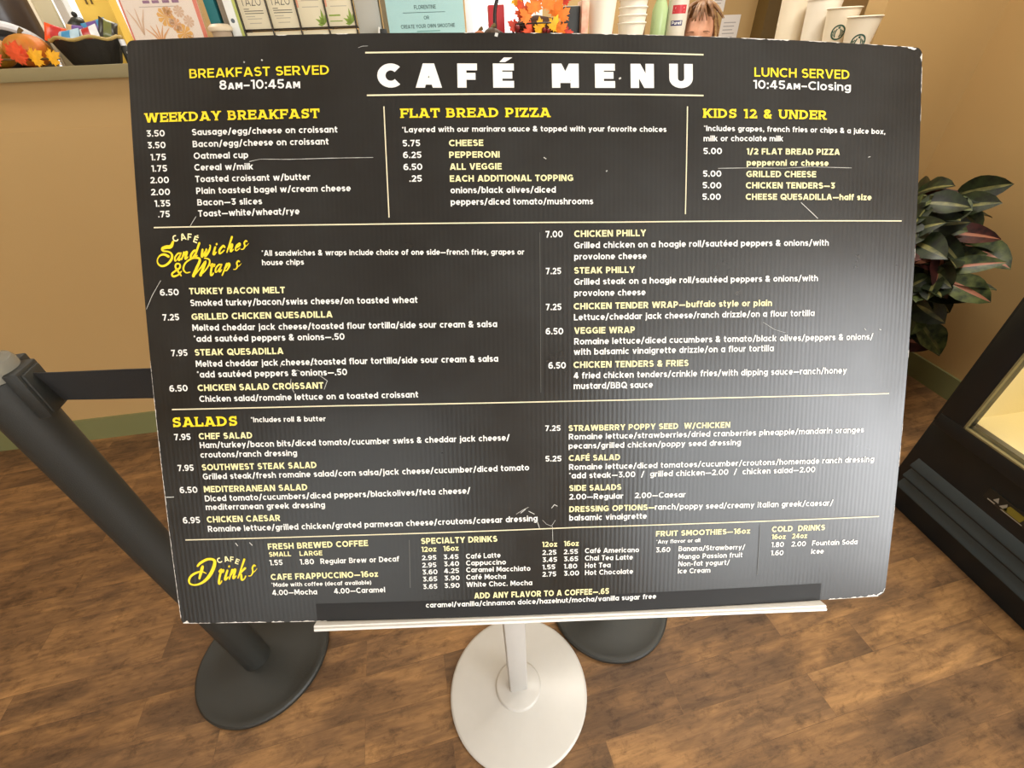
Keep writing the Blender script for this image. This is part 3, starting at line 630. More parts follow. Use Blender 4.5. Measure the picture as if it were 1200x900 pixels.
# ------------------------------------------------------------------ materials
def floor_material():
    m = bpy.data.materials.new('wood_plank_vinyl'); m.use_nodes = True
    nt = m.node_tree; N = nt.nodes; Lk = nt.links.new
    b = N['Principled BSDF']
    tc = N.new('ShaderNodeTexCoord'); mp = N.new('ShaderNodeMapping')
    mp.inputs['Rotation'].default_value = (0, 0, RAD(-5)); mp.inputs['Location'].default_value = (0.12, 0.03, 0)
    Lk(tc.outputs['Object'], mp.inputs['Vector'])
    br = N.new('ShaderNodeTexBrick')
    br.offset = 0.37; br.offset_frequency = 2
    for k, v in (('Scale', 1.0), ('Mortar Size', 0.0006), ('Mortar Smooth', 0.3), ('Bias', 0.0), ('Brick Width', 0.62), ('Row Height', 0.105)):
        br.inputs[k].default_value = v
    br.inputs['Color1'].default_value = (0, 0, 0, 1); br.inputs['Color2'].default_value = (1, 1, 1, 1); br.inputs['Mortar'].default_value = (0.0, 0.0, 0.0, 1)
    Lk(mp.outputs['Vector'], br.inputs['Vector'])
    def noise(scale, sx, det=6, rough=0.6, dist=0.0):
        k = N.new('ShaderNodeMapping'); k.inputs['Scale'].default_value = (sx, 1, 1); Lk(mp.outputs['Vector'], k.inputs['Vector'])
        a = N.new('ShaderNodeVectorMath'); a.operation = 'ADD'; Lk(k.outputs['Vector'], a.inputs[0])
        sft = N.new('ShaderNodeVectorMath'); sft.operation = 'SCALE'; sft.inputs['Scale'].default_value = 3.7; Lk(br.outputs['Color'], sft.inputs[0]); Lk(sft.outputs['Vector'], a.inputs[1])
        n = N.new('ShaderNodeTexNoise'); n.inputs['Scale'].default_value = scale; n.inputs['Detail'].default_value = det; n.inputs['Roughness'].default_value = rough; n.inputs['Distortion'].default_value = dist
        Lk(a.outputs['Vector'], n.inputs['Vector']); return n
    big = noise(9, 0.35, 4, 0.6, 0.6); grain = noise(70, 0.12, 8, 0.7, 0.4); speck = noise(30, 0.6, 8, 0.75, 0.3)
    r1 = N.new('ShaderNodeValToRGB')
    cr = r1.color_ramp
    cr.elements[0].position = 0.25; cr.elements[0].color = lin((102, 80, 60))
    cr.elements[1].position = 0.80; cr.elements[1].color = lin((212, 166, 112))
    for p, c in ((0.45, (142, 110, 78)), (0.62, (176, 136, 92))):
        cr.elements.new(p).color = lin(c)
    Lk(big.outputs['Fac'], r1.inputs['Fac'])
    r2 = N.new('ShaderNodeValToRGB'); r2.color_ramp.elements[0].position = 0.3; r2.color_ramp.elements[1].position = 0.72
    r2.color_ramp.elements[0].color = lin((150, 145, 140)); r2.color_ramp.elements[1].color = lin((255, 250, 240))
    Lk(grain.outputs['Fac'], r2.inputs['Fac'])
    m1 = N.new('ShaderNodeMix'); m1.data_type = 'RGBA'; m1.blend_type = 'MULTIPLY'; m1.inputs['Factor'].default_value = 0.75
    Lk(r1.outputs['Color'], m1.inputs['A']); Lk(r2.outputs['Color'], m1.inputs['B'])
    r3 = N.new('ShaderNodeValToRGB'); r3.color_ramp.elements[0].position = 0.33; r3.color_ramp.elements[1].position = 0.5
    r3.color_ramp.elements[0].color = lin((120, 112, 108)); r3.color_ramp.elements[1].color = lin((255, 255, 255))
    Lk(speck.outputs['Fac'], r3.inputs['Fac'])
    m2 = N.new('ShaderNodeMix'); m2.data_type = 'RGBA'; m2.blend_type = 'MULTIPLY'; m2.inputs['Factor'].default_value = 0.6
    Lk(m1.outputs['Result'], m2.inputs['A']); Lk(r3.outputs['Color'], m2.inputs['B'])
    r4 = N.new('ShaderNodeValToRGB'); r4.color_ramp.elements[0].color = lin((206, 202, 200)); r4.color_ramp.elements[1].color = lin((255, 252, 246))
    Lk(br.outputs['Color'], r4.inputs['Fac'])
    m3 = N.new('ShaderNodeMix'); m3.data_type = 'RGBA'; m3.blend_type = 'MULTIPLY'; m3.inputs['Factor'].default_value = 1.0
    Lk(m2.outputs['Result'], m3.inputs['A']); Lk(r4.outputs['Color'], m3.inputs['B'])
    Lk(m3.outputs['Result'], b.inputs['Base Color'])
    b.inputs['Roughness'].default_value = 0.55
    b.inputs['Specular IOR Level'].default_value = 0.3
    bp = N.new('ShaderNodeBump'); bp.inputs['Strength'].default_value = 0.25; bp.inputs['Distance'].default_value = 0.001
    Lk(grain.outputs['Fac'], bp.inputs['Height']); Lk(bp.outputs['Normal'], b.inputs['Normal'])
    return m

def board_material():
    m = bpy.data.materials.new('printed_corrugated_plastic'); m.use_nodes = True
    nt = m.node_tree; N = nt.nodes; Lk = nt.links.new
    b = N['Principled BSDF']
    tc = N.new('ShaderNodeTexCoord'); sp = N.new('ShaderNodeSeparateXYZ'); Lk(tc.outputs['Object'], sp.inputs[0])
    mu = N.new('ShaderNodeMath'); mu.operation = 'MULTIPLY'; mu.inputs[1].default_value = 2 * pi / 0.0048; Lk(sp.outputs['X'], mu.inputs[0])
    si = N.new('ShaderNodeMath'); si.operation = 'SINE'; Lk(mu.outputs[0], si.inputs[0])
    bp = N.new('ShaderNodeBump'); bp.inputs['Strength'].default_value = 1.0; bp.inputs['Distance'].default_value = 0.000022
    Lk(si.outputs[0], bp.inputs['Height']); Lk(bp.outputs['Normal'], b.inputs['Normal'])
    n = N.new('ShaderNodeTexNoise'); n.inputs['Scale'].default_value = 9; n.inputs['Detail'].default_value = 7; n.inputs['Roughness'].default_value = 0.62
    Lk(tc.outputs['Object'], n.inputs['Vector'])
    r = N.new('ShaderNodeValToRGB'); r.color_ramp.elements[0].position = 0.36; r.color_ramp.elements[1].position = 0.72
    r.color_ramp.elements[0].color = lin((12, 12, 10)); r.color_ramp.elements[1].color = lin((30, 31, 30))
    Lk(n.outputs['Fac'], r.inputs['Fac']); Lk(r.outputs['Color'], b.inputs['Base Color'])
    r2 = N.new('ShaderNodeMapRange'); r2.inputs['From Min'].default_value = 0.3; r2.inputs['From Max'].default_value = 0.7; r2.inputs['To Min'].default_value = 0.27; r2.inputs['To Max'].default_value = 0.36
    Lk(n.outputs['Fac'], r2.inputs['Value']); Lk(r2.outputs['Result'], b.inputs['Roughness'])
    b.inputs['Specular IOR Level'].default_value = 0.62
    return m

M_FLOOR = floor_material()
M_BOARD = board_material()
M_WALL = mat('tan_wall_paint', (186, 154, 102), 0.75, bump=0.12, nscale=160)
M_CEIL = mat('ceiling_white', (235, 230, 220), 0.9)
M_BASEB = mat('olive_cove_base', (122, 124, 82), 0.55)
M_LEDGE = mat('olive_tan_laminate', (140, 128, 92), 0.4)
M_TRIMDK = mat('dark_brown_trim', (96, 74, 30), 0.6)
M_WFRAME = mat('window_frame_white', (235, 232, 225), 0.5)
M_GLASS = clear_mat('clear_glass', (254, 255, 254))
M_WHITE = mat('white_print', (243, 242, 236), 0.5)
M_YEL = mat('bright_yellow_print', (252, 222, 40), 0.5)
M_PALE = mat('pale_yellow_print', (250, 240, 180), 0.5)
M_CREAM = mat('cream_rule_print', (236, 226, 190), 0.5)
M_FAINT = mat('faint_grey_rule', (92, 92, 88), 0.5)
M_SCR = mat('white_scratch', (205, 205, 198), 0.6)
M_CORE = mat('white_board_core', (226, 222, 214), 0.7, noise=0.12, nscale=300)
M_WMETAL = mat('white_powder_coat', (194, 192, 187), 0.3, noise=0.012, nscale=30, bump=0.02)
M_RAIL = mat('white_plastic_rail', (238, 236, 230), 0.35)
M_DKREFL = mat('dark_reflection_paint', (22, 22, 22), 0.7)  # flat near-black that paints the reflection above the rail
M_BLKPL = mat('black_textured_plastic', (40, 41, 38), 0.5, bump=0.25, nscale=600)
M_BLKBELT = mat('black_webbing', (36, 36, 36), 0.75, bump=0.35, nscale=500)
M_GREYCAP = mat('grey_cap_plastic', (120, 118, 108), 0.2)
M_COOLER = mat('black_enamel', (14, 23, 29), 0.35)
M_COOLER2 = mat('charcoal_louver', (40, 52, 58), 0.45)

# ------------------------------------------------------------------ the setting
struct('floor', MB().box((-3.6, -2.7, -0.05), (3.0, 4.2, 0.0)), M_FLOOR)
struct('ceiling', MB().box((-3.6, -2.7, 2.7), (3.6, 4.2, 2.75)), M_CEIL)
def wall_with_holes(name, axis, c0, c1, a0, a1, z0, z1, holes, m):
    """a wall slab between c0..c1 on axis, spanning a0..a1 and z0..z1, with rectangular openings (a, b, zlo, zhi)"""
    mb = MB()
    def bx(a, b, lo, hi):
        if b - a > 1e-4 and hi - lo > 1e-4:
            mb.box((a, c0, lo), (b, c1, hi)) if axis == 'y' else mb.box((c0, a, lo), (c1, b, hi))
    x = a0
    for (a, b, lo, hi) in sorted(holes):
        bx(x, a, z0, z1); bx(a, b, z0, lo); bx(a, b, hi, z1); x = b
    bx(x, a1, z0, z1)
    return struct(name, mb, m)
WIN_B = (-2.9, -0.5, 0.35, 2.35); WIN_SHEEN = (0.72, 2.18, 0.42, 2.48); WIN_R = (-2.48, -1.08, 0.48, 2.52);
wall_with_holes('wall_counter', 'y', 1.865, 1.965, -3.5, 1.8, 0, 1.3, [], M_WALL)
struct('wall_divider', MB().box((-3.5, 1.868, 1.3), (1.0, 1.962, 1.4305)), M_WALL)
struct('wall_partition', MB().box((1.8, 2.0, 0), (2.40, 2.1, 2.7)).box((1.8, 1.865, 0), (1.81, 2.0, 1.3)), M_WALL)
wall_with_holes('wall_right', 'x', 2.35, 2.45, -2.6, 2.0, 0, 2.7, [WIN_R], M_WALL)
struct('wall_left', MB().box((-3.6, -2.6, 0), (-3.5, 4.1, 2.7)), M_WALL)
struct('wall_kitchen_right', MB().box((3.6, 2.0, 0), (3.7, 4.1, 2.7)), M_WALL)
struct('floor_kitchen', MB().box((3.0, 2.0, -0.05), (3.7, 4.2, 0.0)), M_FLOOR)
WIN_F1 = (-3.3, -1.72, 1.0, 2.35); WIN_F2 = (0.3, 0.85, 1.1, 2.2)
wall_with_holes('wall_back', 'y', -2.7, -2.6, -3.6, 2.45, 0, 2.7, [WIN_B, WIN_SHEEN], M_WALL)
wall_with_holes('wall_far', 'y', 4.0, 4.1, -3.6, 3.7, 0, 2.7, [WIN_F1, WIN_F2], M_WALL)
def window(name, w, y0, y1, nx, swap=False):
    a, b, lo, hi = w; t = 0.05
    mb = MB(); ym = (y0 + y1) / 2
    mb.box((a, y0, lo), (a + t, y1, hi)).box((b - t, y0, lo), (b, y1, hi)).box((a + t, y0, lo), (b - t, y1, lo + t)).box((a + t, y0, hi - t), (b - t, y1, hi))
    for k in range(1, nx):
        x = a + (b - a) * k / nx
        mb.box((x - 0.025, y0 + .02, lo + t), (x + 0.025, y1 - .02, hi - t))
    g = MB().box((a + t * .5, ym - 0.003, lo + t * .5), (b - t * .5, ym + 0.003, hi - t * .5))
    if swap:
        for q in (mb, g): q.v = [(p[1], p[0], p[2]) for p in q.v]; q.f = [f[::-1] for f in q.f]
    o = struct(name, mb, M_WFRAME)
    g.build('pane', M_GLASS, o)
    return o
window('window_1', WIN_F1, 4.0, 4.1, 3)
window('window_2', WIN_F2, 4.0, 4.1, 1)
window('window_3', WIN_B, -2.7, -2.6, 2)
window('window_4', WIN_R, 2.35, 2.45, 2, True)
window('added_sheen_window', WIN_SHEEN, -2.7, -2.6, 2)  # added window behind the camera, there to widen the board's sheen
struct('baseboard_left', MB().box((-3.5, 1.853, 0), (1.8, 1.865, 0.122)), M_BASEB)
struct('baseboard_right', MB().box((2.338, -2.6, 0), (2.35, 1.99, 0.115)), M_BASEB)
struct('baseboard_partition', MB().box((1.81, 1.988, 0), (2.338, 2.0, 0.115)), M_BASEB)
struct('trim_1', MB().box((2.50, 3.86, 0), (2.635, 4.0, 2.7)), M_TRIMDK)
lb = MB().box((-3.5, 1.832, 1.43), (1.0, 2.42, 1.465), bev=0.003)
tag(lb.build('service_ledge', M_LEDGE), 'olive tan laminate service ledge capping the tall tan divider wall', 'ledge')
lb = MB().box((1.0, 1.85, 1.262), (1.79, 2.37, 1.30), bev=0.003)
tag(lb.build('worktop', M_LEDGE), 'lower laminate worktop behind the board carrying the logo cup stacks', 'worktop')

# ------------------------------------------------------------------ the menu board: a 24 x 32 inch bowed corrugated sheet
BW, BH = 0.813, 0.609
BX = Vector((0.9928, -0.1122, -0.0424)).normalized()
BY = Vector((0.0950, 0.5190, 0.8495)); BY = (BY - BX * BY.dot(BX)).normalized()
BN = BX.cross(BY)
B0 = Vector((0.0551, 0.2361, 0.938)) - BX * BW / 2
BM = Matrix((BX, BY, BN)).transposed().to_4x4(); BM.translation = B0
def bow(x, y):
    u, v = x / BW, y / BH
    return (1 - (2 * u - 1) ** 2) * (0.0097 + 0.0067 * v) + 0.0087 * (1 - (2 * v - 1) ** 2)
def on_board(lift):
    return lambda x, y: (x * .001, y * .001, bow(x * .001, y * .001) + lift)
board = thing('menu_board', None, 'large dark grey bowed menu board with yellow and white lettering on the white stand', 'menu board', M=BM)
def board_panel():
    RAD_ = {'tl': .006, 'tr': .007, 'bl': .004, 'br': .010}
    ys = sorted(set([0, .0005, .001, .002, .0035, .005, .0075, .010] + [BH - q for q in (0, .0005, .001, .002, .0035, .005, .007)] + [BH * k / 26 for k in range(1, 26)]))
    def ext(y):
        l, r = 0.0, BW
        for k, rr in RAD_.items():
            dy = (rr - y) if k[0] == 'b' else (y - (BH - rr))
            if dy > 0:
                c = rr - math.sqrt(max(0, rr * rr - dy * dy))
                if k[1] == 'l': l = c
                else: r = BW - c
        return l, r
    nx = 40; mb = MB(); vs = []
    for z in (0.0, -0.004):
        for y in ys:
            l, r = ext(y)
            for i in range(nx + 1):
                x = l + (r - l) * i / nx
                vs.append((x, y, bow(x, y) + z))
    ny = len(ys); st = nx + 1; o = ny * st
    ff = [(j * st + i, j * st + i + 1, (j + 1) * st + i + 1, (j + 1) * st + i) for j in range(ny - 1) for i in range(nx)]
    fb = [tuple(o + k for k in reversed(f)) for f in ff]
    edge = []
    for j in range(ny - 1):
        edge.append((j * st, (j + 1) * st, o + (j + 1) * st, o + j * st)); a = j * st + nx; edge.append((a + st, a, o + a, o + a + st))
    for i in range(nx):
        edge.append((i + 1, i, o + i, o + i + 1)); a = (ny - 1) * st + i; edge.append((a, a + 1, o + a + 1, o + a))
    mb.add(vs, ff, 0, True); mb.add(vs, fb, 0, True); mb.add(vs, edge, 1, False)
    o_ = mb.build('panel', [M_BOARD, M_CORE], board)
    # chipped print along the edges and corners
    w = MB(); rnd = random.Random(3)
    def fleck(x0, y0, x1, y1, t):
        pl = on_board(0.00025); k = max(2, int(math.hypot(x1 - x0, y1 - y0) / 2))
        nx_, ny_ = (y0 - y1), (x1 - x0); l = math.hypot(nx_, ny_); nx_, ny_ = nx_ / l, ny_ / l
        prev = None
        for i in range(k + 1):
            s = i / k; x, y = x0 + (x1 - x0) * s, y0 + (y1 - y0) * s; tt = t * rnd.uniform(.3, 1.0) * (0.3 if i in (0, k) else 1)
            cur = (pl(x, y), pl(x + nx_ * tt, y + ny_ * tt))
            if prev: w.add([prev[0], cur[0], cur[1], prev[1]], [(0, 1, 2, 3)])
            prev = cur
    mm = 1000
    x = 8
    while x < BW * mm - 10:                      # top edge
        l = rnd.uniform(4, 26); d = 0.35 + 0.65 * (x / (BW * mm)) ** 2
        if rnd.random() < d: fleck(x + l, BH * mm, x, BH * mm, rnd.uniform(.4, 1.0) * (0.6 + d))
        x += l + rnd.uniform(1, 12)
    y = 10
    while y < BH * mm - 10:                      # right edge
        l = rnd.uniform(5, 30)
        if rnd.random() < .55: fleck(BW * mm, y, BW * mm, y + l, rnd.uniform(.3, .9))
        y += l + rnd.uniform(3, 14)
    y = 6
    while y < 290:                               # lower left edge
        fleck(0, y + 12, 0, y, rnd.uniform(.5, .9)); y += 12
    x = 5
    while x < 150:
        fleck(x, 0, x + 14, 0, rnd.uniform(.8, 1.6)); x += rnd.choice((14, 14, 20))
    x = 742
    while x < 798:
        fleck(x, 0, x + 9, 0, rnd.uniform(.8, 2.2)); x += 9
    fleck(2, 0, 9, 0, 4.0); fleck(790, 0.4, 803, 0.5, 3.2); fleck(803, .5, 810, 4.5, 2.0); fleck(810.5, 4.5, 812.5, 10, 1.5)
    fleck(BW * mm - 7, BH * mm - 1.2, BW * mm - 18, BH * mm - .2, 2.0); fleck(BW * mm - .4, BH * mm - 14, BW * mm - .4, BH * mm - 6, 2.4)
    w.build('edge_wear', M_CORE, board)['label'] = 'chipped white edge of the print'
board_panel()
STY = {'S': (0, .195, True), 'Ym': (0, .165, False), 'Wm': (1, .165, False), 'W': (1, .183, False), 'P': (2, .205, False), 'Pm': (2, .19, False), 'T': (1, .285, False)}
def section(t):
    _, x, y, _, _, _, s = t
    if s == 'T': return 'title_lettering'
    if y > 545: return 'breakfast_hours_lettering' if x < 400 else 'lunch_hours_lettering'
    if y > 408: return 'breakfast_lettering' if x < 270 else 'pizza_lettering' if x < 600 else 'kids_menu_lettering'
    if x > 600 and y > 405: return 'kids_menu_lettering'
    if y > 238: return 'sandwich_lettering'
    if y > 97: return 'salad_lettering'
    return 'drinks_lettering'
secs = {}
for t in TEXT:
    s, x0, y0, x1, y1, cap, st = t
    mi, w, slab = STY[st]
    mb = secs.setdefault(section(t), (MB(), MB()))[1 if st in ('S',) else 0]
    put_text(mb, s, x0, y0, x1, y1, cap, on_board(0.0004), mi, w, slab)
for ch, x, y, a, cap in ARCS:
    mb = secs['sandwich_lettering' if y > 238 else 'drinks_lettering'][1]
    ps, W = text_polys(ch, .19)
    ca, sa = cos(RAD(a)), sin(RAD(a)); pl = on_board(0.0004)
    for q in ps:
        vs = [pl(x + cap * 1.18 * (p[0] * ca - p[1] * sa), y - .8 + cap * 1.18 * (p[0] * sa + p[1] * ca)) for p in q]
        mb.add(vs, [tuple(range(len(vs)))], 2)
for st in SCRIPT:
    pts = catmull(st, 7); y = st[0][1]
    mb = secs['sandwich_lettering' if y > 238 else 'drinks_lettering'][1]
    pl = on_board(0.00045)
    pts = [(p[0], p[1], p[2] * 1.02) for p in pts]
    for q in strip([(p[0], p[1]) for p in pts], [p[2] for p in pts]):
        mb.add([pl(*p) for p in q], [(0, 1, 2, 3)], 0)
    for e in (pts[0], pts[-1]):
        vs = [pl(e[0] + cos(2 * pi * k / 10) * e[2] / 2, e[1] + sin(2 * pi * k / 10) * e[2] / 2) for k in range(10)]
        mb.add(vs, [tuple(range(10))], 0)
PRINT = [M_YEL, M_WHITE, M_PALE]
for nm, (mb, hd) in secs.items():
    o = mb.build(nm, PRINT, board, sharp=False)
    if hd.v: hd.build('heading_lettering', PRINT, o, sharp=False)['label'] = 'bright yellow section heading'
for k, pts, w in RULES:
    mb = MB()
    pl = on_board(0.0004); P = []
    for a, b in zip(pts[:-1], pts[1:]):
        n = max(1, int(math.hypot(b[0] - a[0], b[1] - a[1]) / 15))
        P += [(a[0] + (b[0] - a[0]) * i / n, a[1] + (b[1] - a[1]) * i / n) for i in range(n)]
    P.append(pts[-1])
    for q in strip(P, w): mb.add([pl(*p) for p in q], [(0, 1, 2, 3)])
    mb.build('rule_line', M_FAINT if k == 'faint' else M_CREAM, board, sharp=False)['label'] = 'faint grey vertical line' if k == 'faint' else 'thin cream dividing line'
db = MB(); pl = on_board(0.0002)  # dark reflection above the rail, painted on as a flat strip
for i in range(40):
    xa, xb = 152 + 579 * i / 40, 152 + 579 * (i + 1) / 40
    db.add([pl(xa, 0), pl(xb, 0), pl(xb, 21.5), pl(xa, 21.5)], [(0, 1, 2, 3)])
db.build('painted_reflection', M_DKREFL, board, sharp=False)['label'] = 'flat black band painting the dark reflection above the rail'
for pts, w in SCRATCH:
    mb = MB()
    pl = on_board(0.0005); P = []
    for a, b in zip(pts[:-1], pts[1:]):
        n = max(1, int(math.hypot(b[0] - a[0], b[1] - a[1]) / 8))
        P += [(a[0] + (b[0] - a[0]) * i / n, a[1] + (b[1] - a[1]) * i / n) for i in range(n)]
    P.append(pts[-1]); rnd = random.Random(len(P))
    for q in strip(P, [w * rnd.uniform(.5, 1.1) for _ in P]): mb.add([pl(*p) for p in q], [(0, 1, 2, 3)])
    mb.build('scratch', M_SCR, board, sharp=False)['label'] = 'fine white scratch'

# ------------------------------------------------------------------ white pedestal stand
SP = Vector((0.038, 0.461, 0))
stand = thing('sign_stand', SP, 'white pedestal sign stand with round base holding the menu board', 'sign stand')
SI = Matrix.Translation(-SP)
MB().lathe([(.190, 0), (.193, .003), (.193, .007), (.190, .0105), (.186, .0115), (.15, .0165), (.10, .024), (.064, .030), (.062, .035), (.058, .0375), (.0, .0385)], 72, caps=True).build('base', M_WMETAL, stand)
pm = MB(); pm.box((-.024, -.017, .034), (.024, .017, 1.26), bev=.004)
pm.box((-.026, -.004, .034), (-.0235, .004, 1.26)); pm.box((.0235, -.004, .034), (.026, .004, 1.26))
pm.build('pole', M_WMETAL, stand)
rl = MB()
rx0, rx1 = 0.150, 0.733
rl.box((rx0, -.0065, -.012), (rx1, -.0008, .0125), 0, SI @ BM, bev=.0012)
rl.box((rx0 + .001, -.0065, .0115), (rx1 - .001, -.0030, .0150), 0, SI @ BM, bev=.0012)
rl.build('rail', M_RAIL, stand)
bk = MB(); bk.box((.22, -.006, -.0125), (.66, .40, -.0090), 0, SI @ BM, bev=.0012)
bk.box((.375, .30, -.05), (.445, .40, -.0125), 0, SI @ BM, bev=.002)
bk.build('back_plate', M_WMETAL, stand)
# ------------------------------------------------------------------ stanchions
def stanchion(loc, post_off, label):
    t = thing('stanchion', loc, label, 'stanchion', 'black belt barrier posts')
    MB().lathe([(.184, 0), (.187, .004), (.187, .014), (.183, .019), (.176, .0205), (.170, .018), (.12, .021), (.07, .028), (.048, .031), (.0, .032)], 64).build('base', M_BLKPL, t)
    px, py = post_off
    MB().lathe([(.038, .028), (.038, 1.075), (.0, 1.076)], 40, (px, py, 0)).build('post', M_BLKPL, t)
    MB().lathe([(.039, 1.0765), (.039, 1.098), (.036, 1.104), (.026, 1.108), (.0, 1.109)], 40, (px, py, 0)).build('cap', M_GREYCAP, t)['label'] = 'grey domed cap'
    for a in (0, 90, 180):
        R = Matrix.Translation((px, py, 0)) @ Matrix.Rotation(RAD(a + 6), 4, 'Z')
        c = MB(); c.box((.030, -.025, 1.002), (.050, .025, 1.088), 0, R, bev=.003)
        c.box((.049, -.020, 1.008), (.054, .020, 1.082), 0, R, bev=.002)
        c.build('belt_receiver', M_BLKPL, t)
    return t
s1 = stanchion((-.714, .676, 0), (-.014, -.012), 'black belt barrier post left of the menu board, its belt pulled out')
s2 = stanchion((.368, .658, 0), (0, 0), 'black belt barrier post mostly hidden behind the menu board, only its round base showing')
bl = MB(); p0 = Vector((-.728 + .052 + .714, .664 - .676 + .004, 0)); p1 = Vector((.358 - .052 + .714, .649 - .676, 0)); n = 30
vs = []
for i in range(n + 1):
    t = i / n; p = p0.lerp(p1, t); sag = -.03 * 4 * t * (1 - t); tw = .012 * (1 - min(1, t * 6))
    for (s, z) in ((1, 1.079), (1, 1.017), (-1, 1.017), (-1, 1.079)):
        zz = z + sag + (-.006 * (1 - min(1, t * 8)) if z < 1.05 else -.004 * (1 - min(1, t * 8)))
        vs.append((p.x, p.y - s * .0008 + (tw if z < 1.05 else 0), zz))
fs = []
for i in range(n):
    for k in range(4): fs.append((i * 4 + k, i * 4 + (k + 1) % 4, (i + 1) * 4 + (k + 1) % 4, (i + 1) * 4 + k))
bl.add(vs, fs, 0, False)
bl.build('belt', M_BLKBELT, s1)

# ------------------------------------------------------------------ black merchandiser cooler
CX = 1.565
cooler = thing('display_cooler', (CX, 0.45, 0), 'black upright glass door display cooler standing along the right wall', 'cooler')
CI = Matrix.Translation((-CX, -0.45, 0))
cb = MB()
cb.box((CX, .02, .095), (2.30, .885, .40), 0, CI, bev=.004)
cb.box((CX + .012, .03, 0), (2.28, .878, .095), 0, CI)
cb.box((CX, .02, 1.72), (2.30, .885, 1.95), 0, CI, bev=.004)
cb.box((2.24, .02, .40), (2.30, .885, 1.72), 0, CI)
cb.box((CX, .845, .40), (2.24, .885, 1.72), 0, CI)
cb.box((CX, .02, .40), (2.24, .06, 1.72), 0, CI)
cb.build('cabinet', M_COOLER, cooler)
M_LINER = mat('cream_cooler_liner', (250, 238, 200), 0.5)
li = MB()
li.box((2.215, .06, .44), (2.24, .845, 1.72), 0, CI); li.box((CX + .05, .06, .40), (2.24, .845, .44), 0, CI)
li.box((CX + .05, .825, .44), (2.215, .845, 1.72), 0, CI); li.box((CX + .05, .06, .44), (2.215, .08, 1.72), 0, CI); li.box((CX + .05, .08, 1.70), (2.215, .825, 1.72), 0, CI)
li.build('liner', M_LINER, cooler)['label'] = 'lit cream interior'
d = MB(); x0, x1 = CX - .03, CX + .012
yf0, yf1, zf0, zf1 = .03, .862, .40, 1.70; gy0, gy1, gz0, gz1 = .11, .785, .452, 1.62
for lo, hi in (((x0, yf0, zf0), (x1, yf1, gz0)), ((x0, yf0, gz1), (x1, yf1, zf1)), ((x0, yf0, gz0), (x1, gy0, gz1)), ((x0, gy1, gz0), (x1, yf1, gz1))):
    d.box(lo, hi, 0, CI, bev=.003)
dr = d.build('door', M_COOLER, cooler)
MB().box((x0 + .012, gy0 - .01, gz0 - .01), (x0 + .018, gy1 + .01, gz1 + .01), 0, CI).build('pane', M_GLASS, dr)
gk = MB()
for lo, hi in (((x0 - .001, gy0 - .004, gz0), (x0 + .010, gy1, gz0 + .005)), ((x0 - .001, gy1 - .004, gz0), (x0 + .010, gy1 + .001, gz1))): gk.box(lo, hi, 0, CI)
gk.build('gasket', mat('grey_gasket', (120, 112, 80), .5), dr)
MB().box((x0 - .05, .055, .9), (x0 - .03, .085, 1.3), 0, CI, bev=.006).box((x0 - .035, .06, .92), (x0 + .002, .08, .95), 0, CI).box((x0 - .035, .06, 1.25), (x0 + .002, .08, 1.28), 0, CI).build('handle', M_COOLER2, dr)
for z in (.118, .170, .222):
    lv = MB()
    pr = [(CX + .002, z + .022), (CX - .016, z - .004), (CX - .018, z - .014), (CX + .002, z - .020)]
    vs = [(x, y, zz) for y in (.06, .848) for (x, zz) in pr]
    lv.add(vs, [(0, 1, 5, 4), (1, 2, 6, 5), (2, 3, 7, 6), (0, 3, 2, 1), (4, 5, 6, 7)], 0, False, CI)
    lv.build('louver', M_COOLER2, cooler)
lp = MB().box((CX - .005, .40, .284), (CX + .001, .645, .325), 0, CI, bev=.001)
plate = lp.build('name_plate', mat('dark_plate', (30, 32, 30), .35), cooler)
lt = MB(); PP = lambda x, y: (CI @ Vector((CX - .0056, .640 - x * .001, .286 + y * .001)))[:]
for q, mi in (([(8, 2), (30, 2), (30, 6), (8, 6)], 1), ([(20, 12), (28, 30), (36, 12)], 1), ([(40, 8), (52, 30), (62, 8)], 1),
              ([(50, 6), (100, 6), (104, 30), (60, 30)], 0), ([(48, 1), (108, 1), (108, 4), (48, 4)], 1), ([(112, 8), (134, 8), (128, 26), (116, 26)], 1), ([(140, 8), (160, 8), (160, 24), (140, 24)], 1)):
    lt.add([PP(*p) for p in q], [tuple(range(len(q)))], mi)
lt.build('emblem', [mat('dull_yellow_print', (120, 112, 36), .5), mat('pale_grey_print', (150, 150, 142), .5)], plate, sharp=False)
cl = bpy.data.lights.new('cooler_lamp', 'AREA'); cl.shape = 'RECTANGLE'; cl.size = .6; cl.size_y = .25; cl.energy = 7; cl.color = (1.0, .9, .66)
clo = bpy.data.objects.new('cooler_lamp', cl); COL.objects.link(clo); clo.location = (1.88, .45, 1.69); clo.rotation_euler = (0, 0, RAD(90))
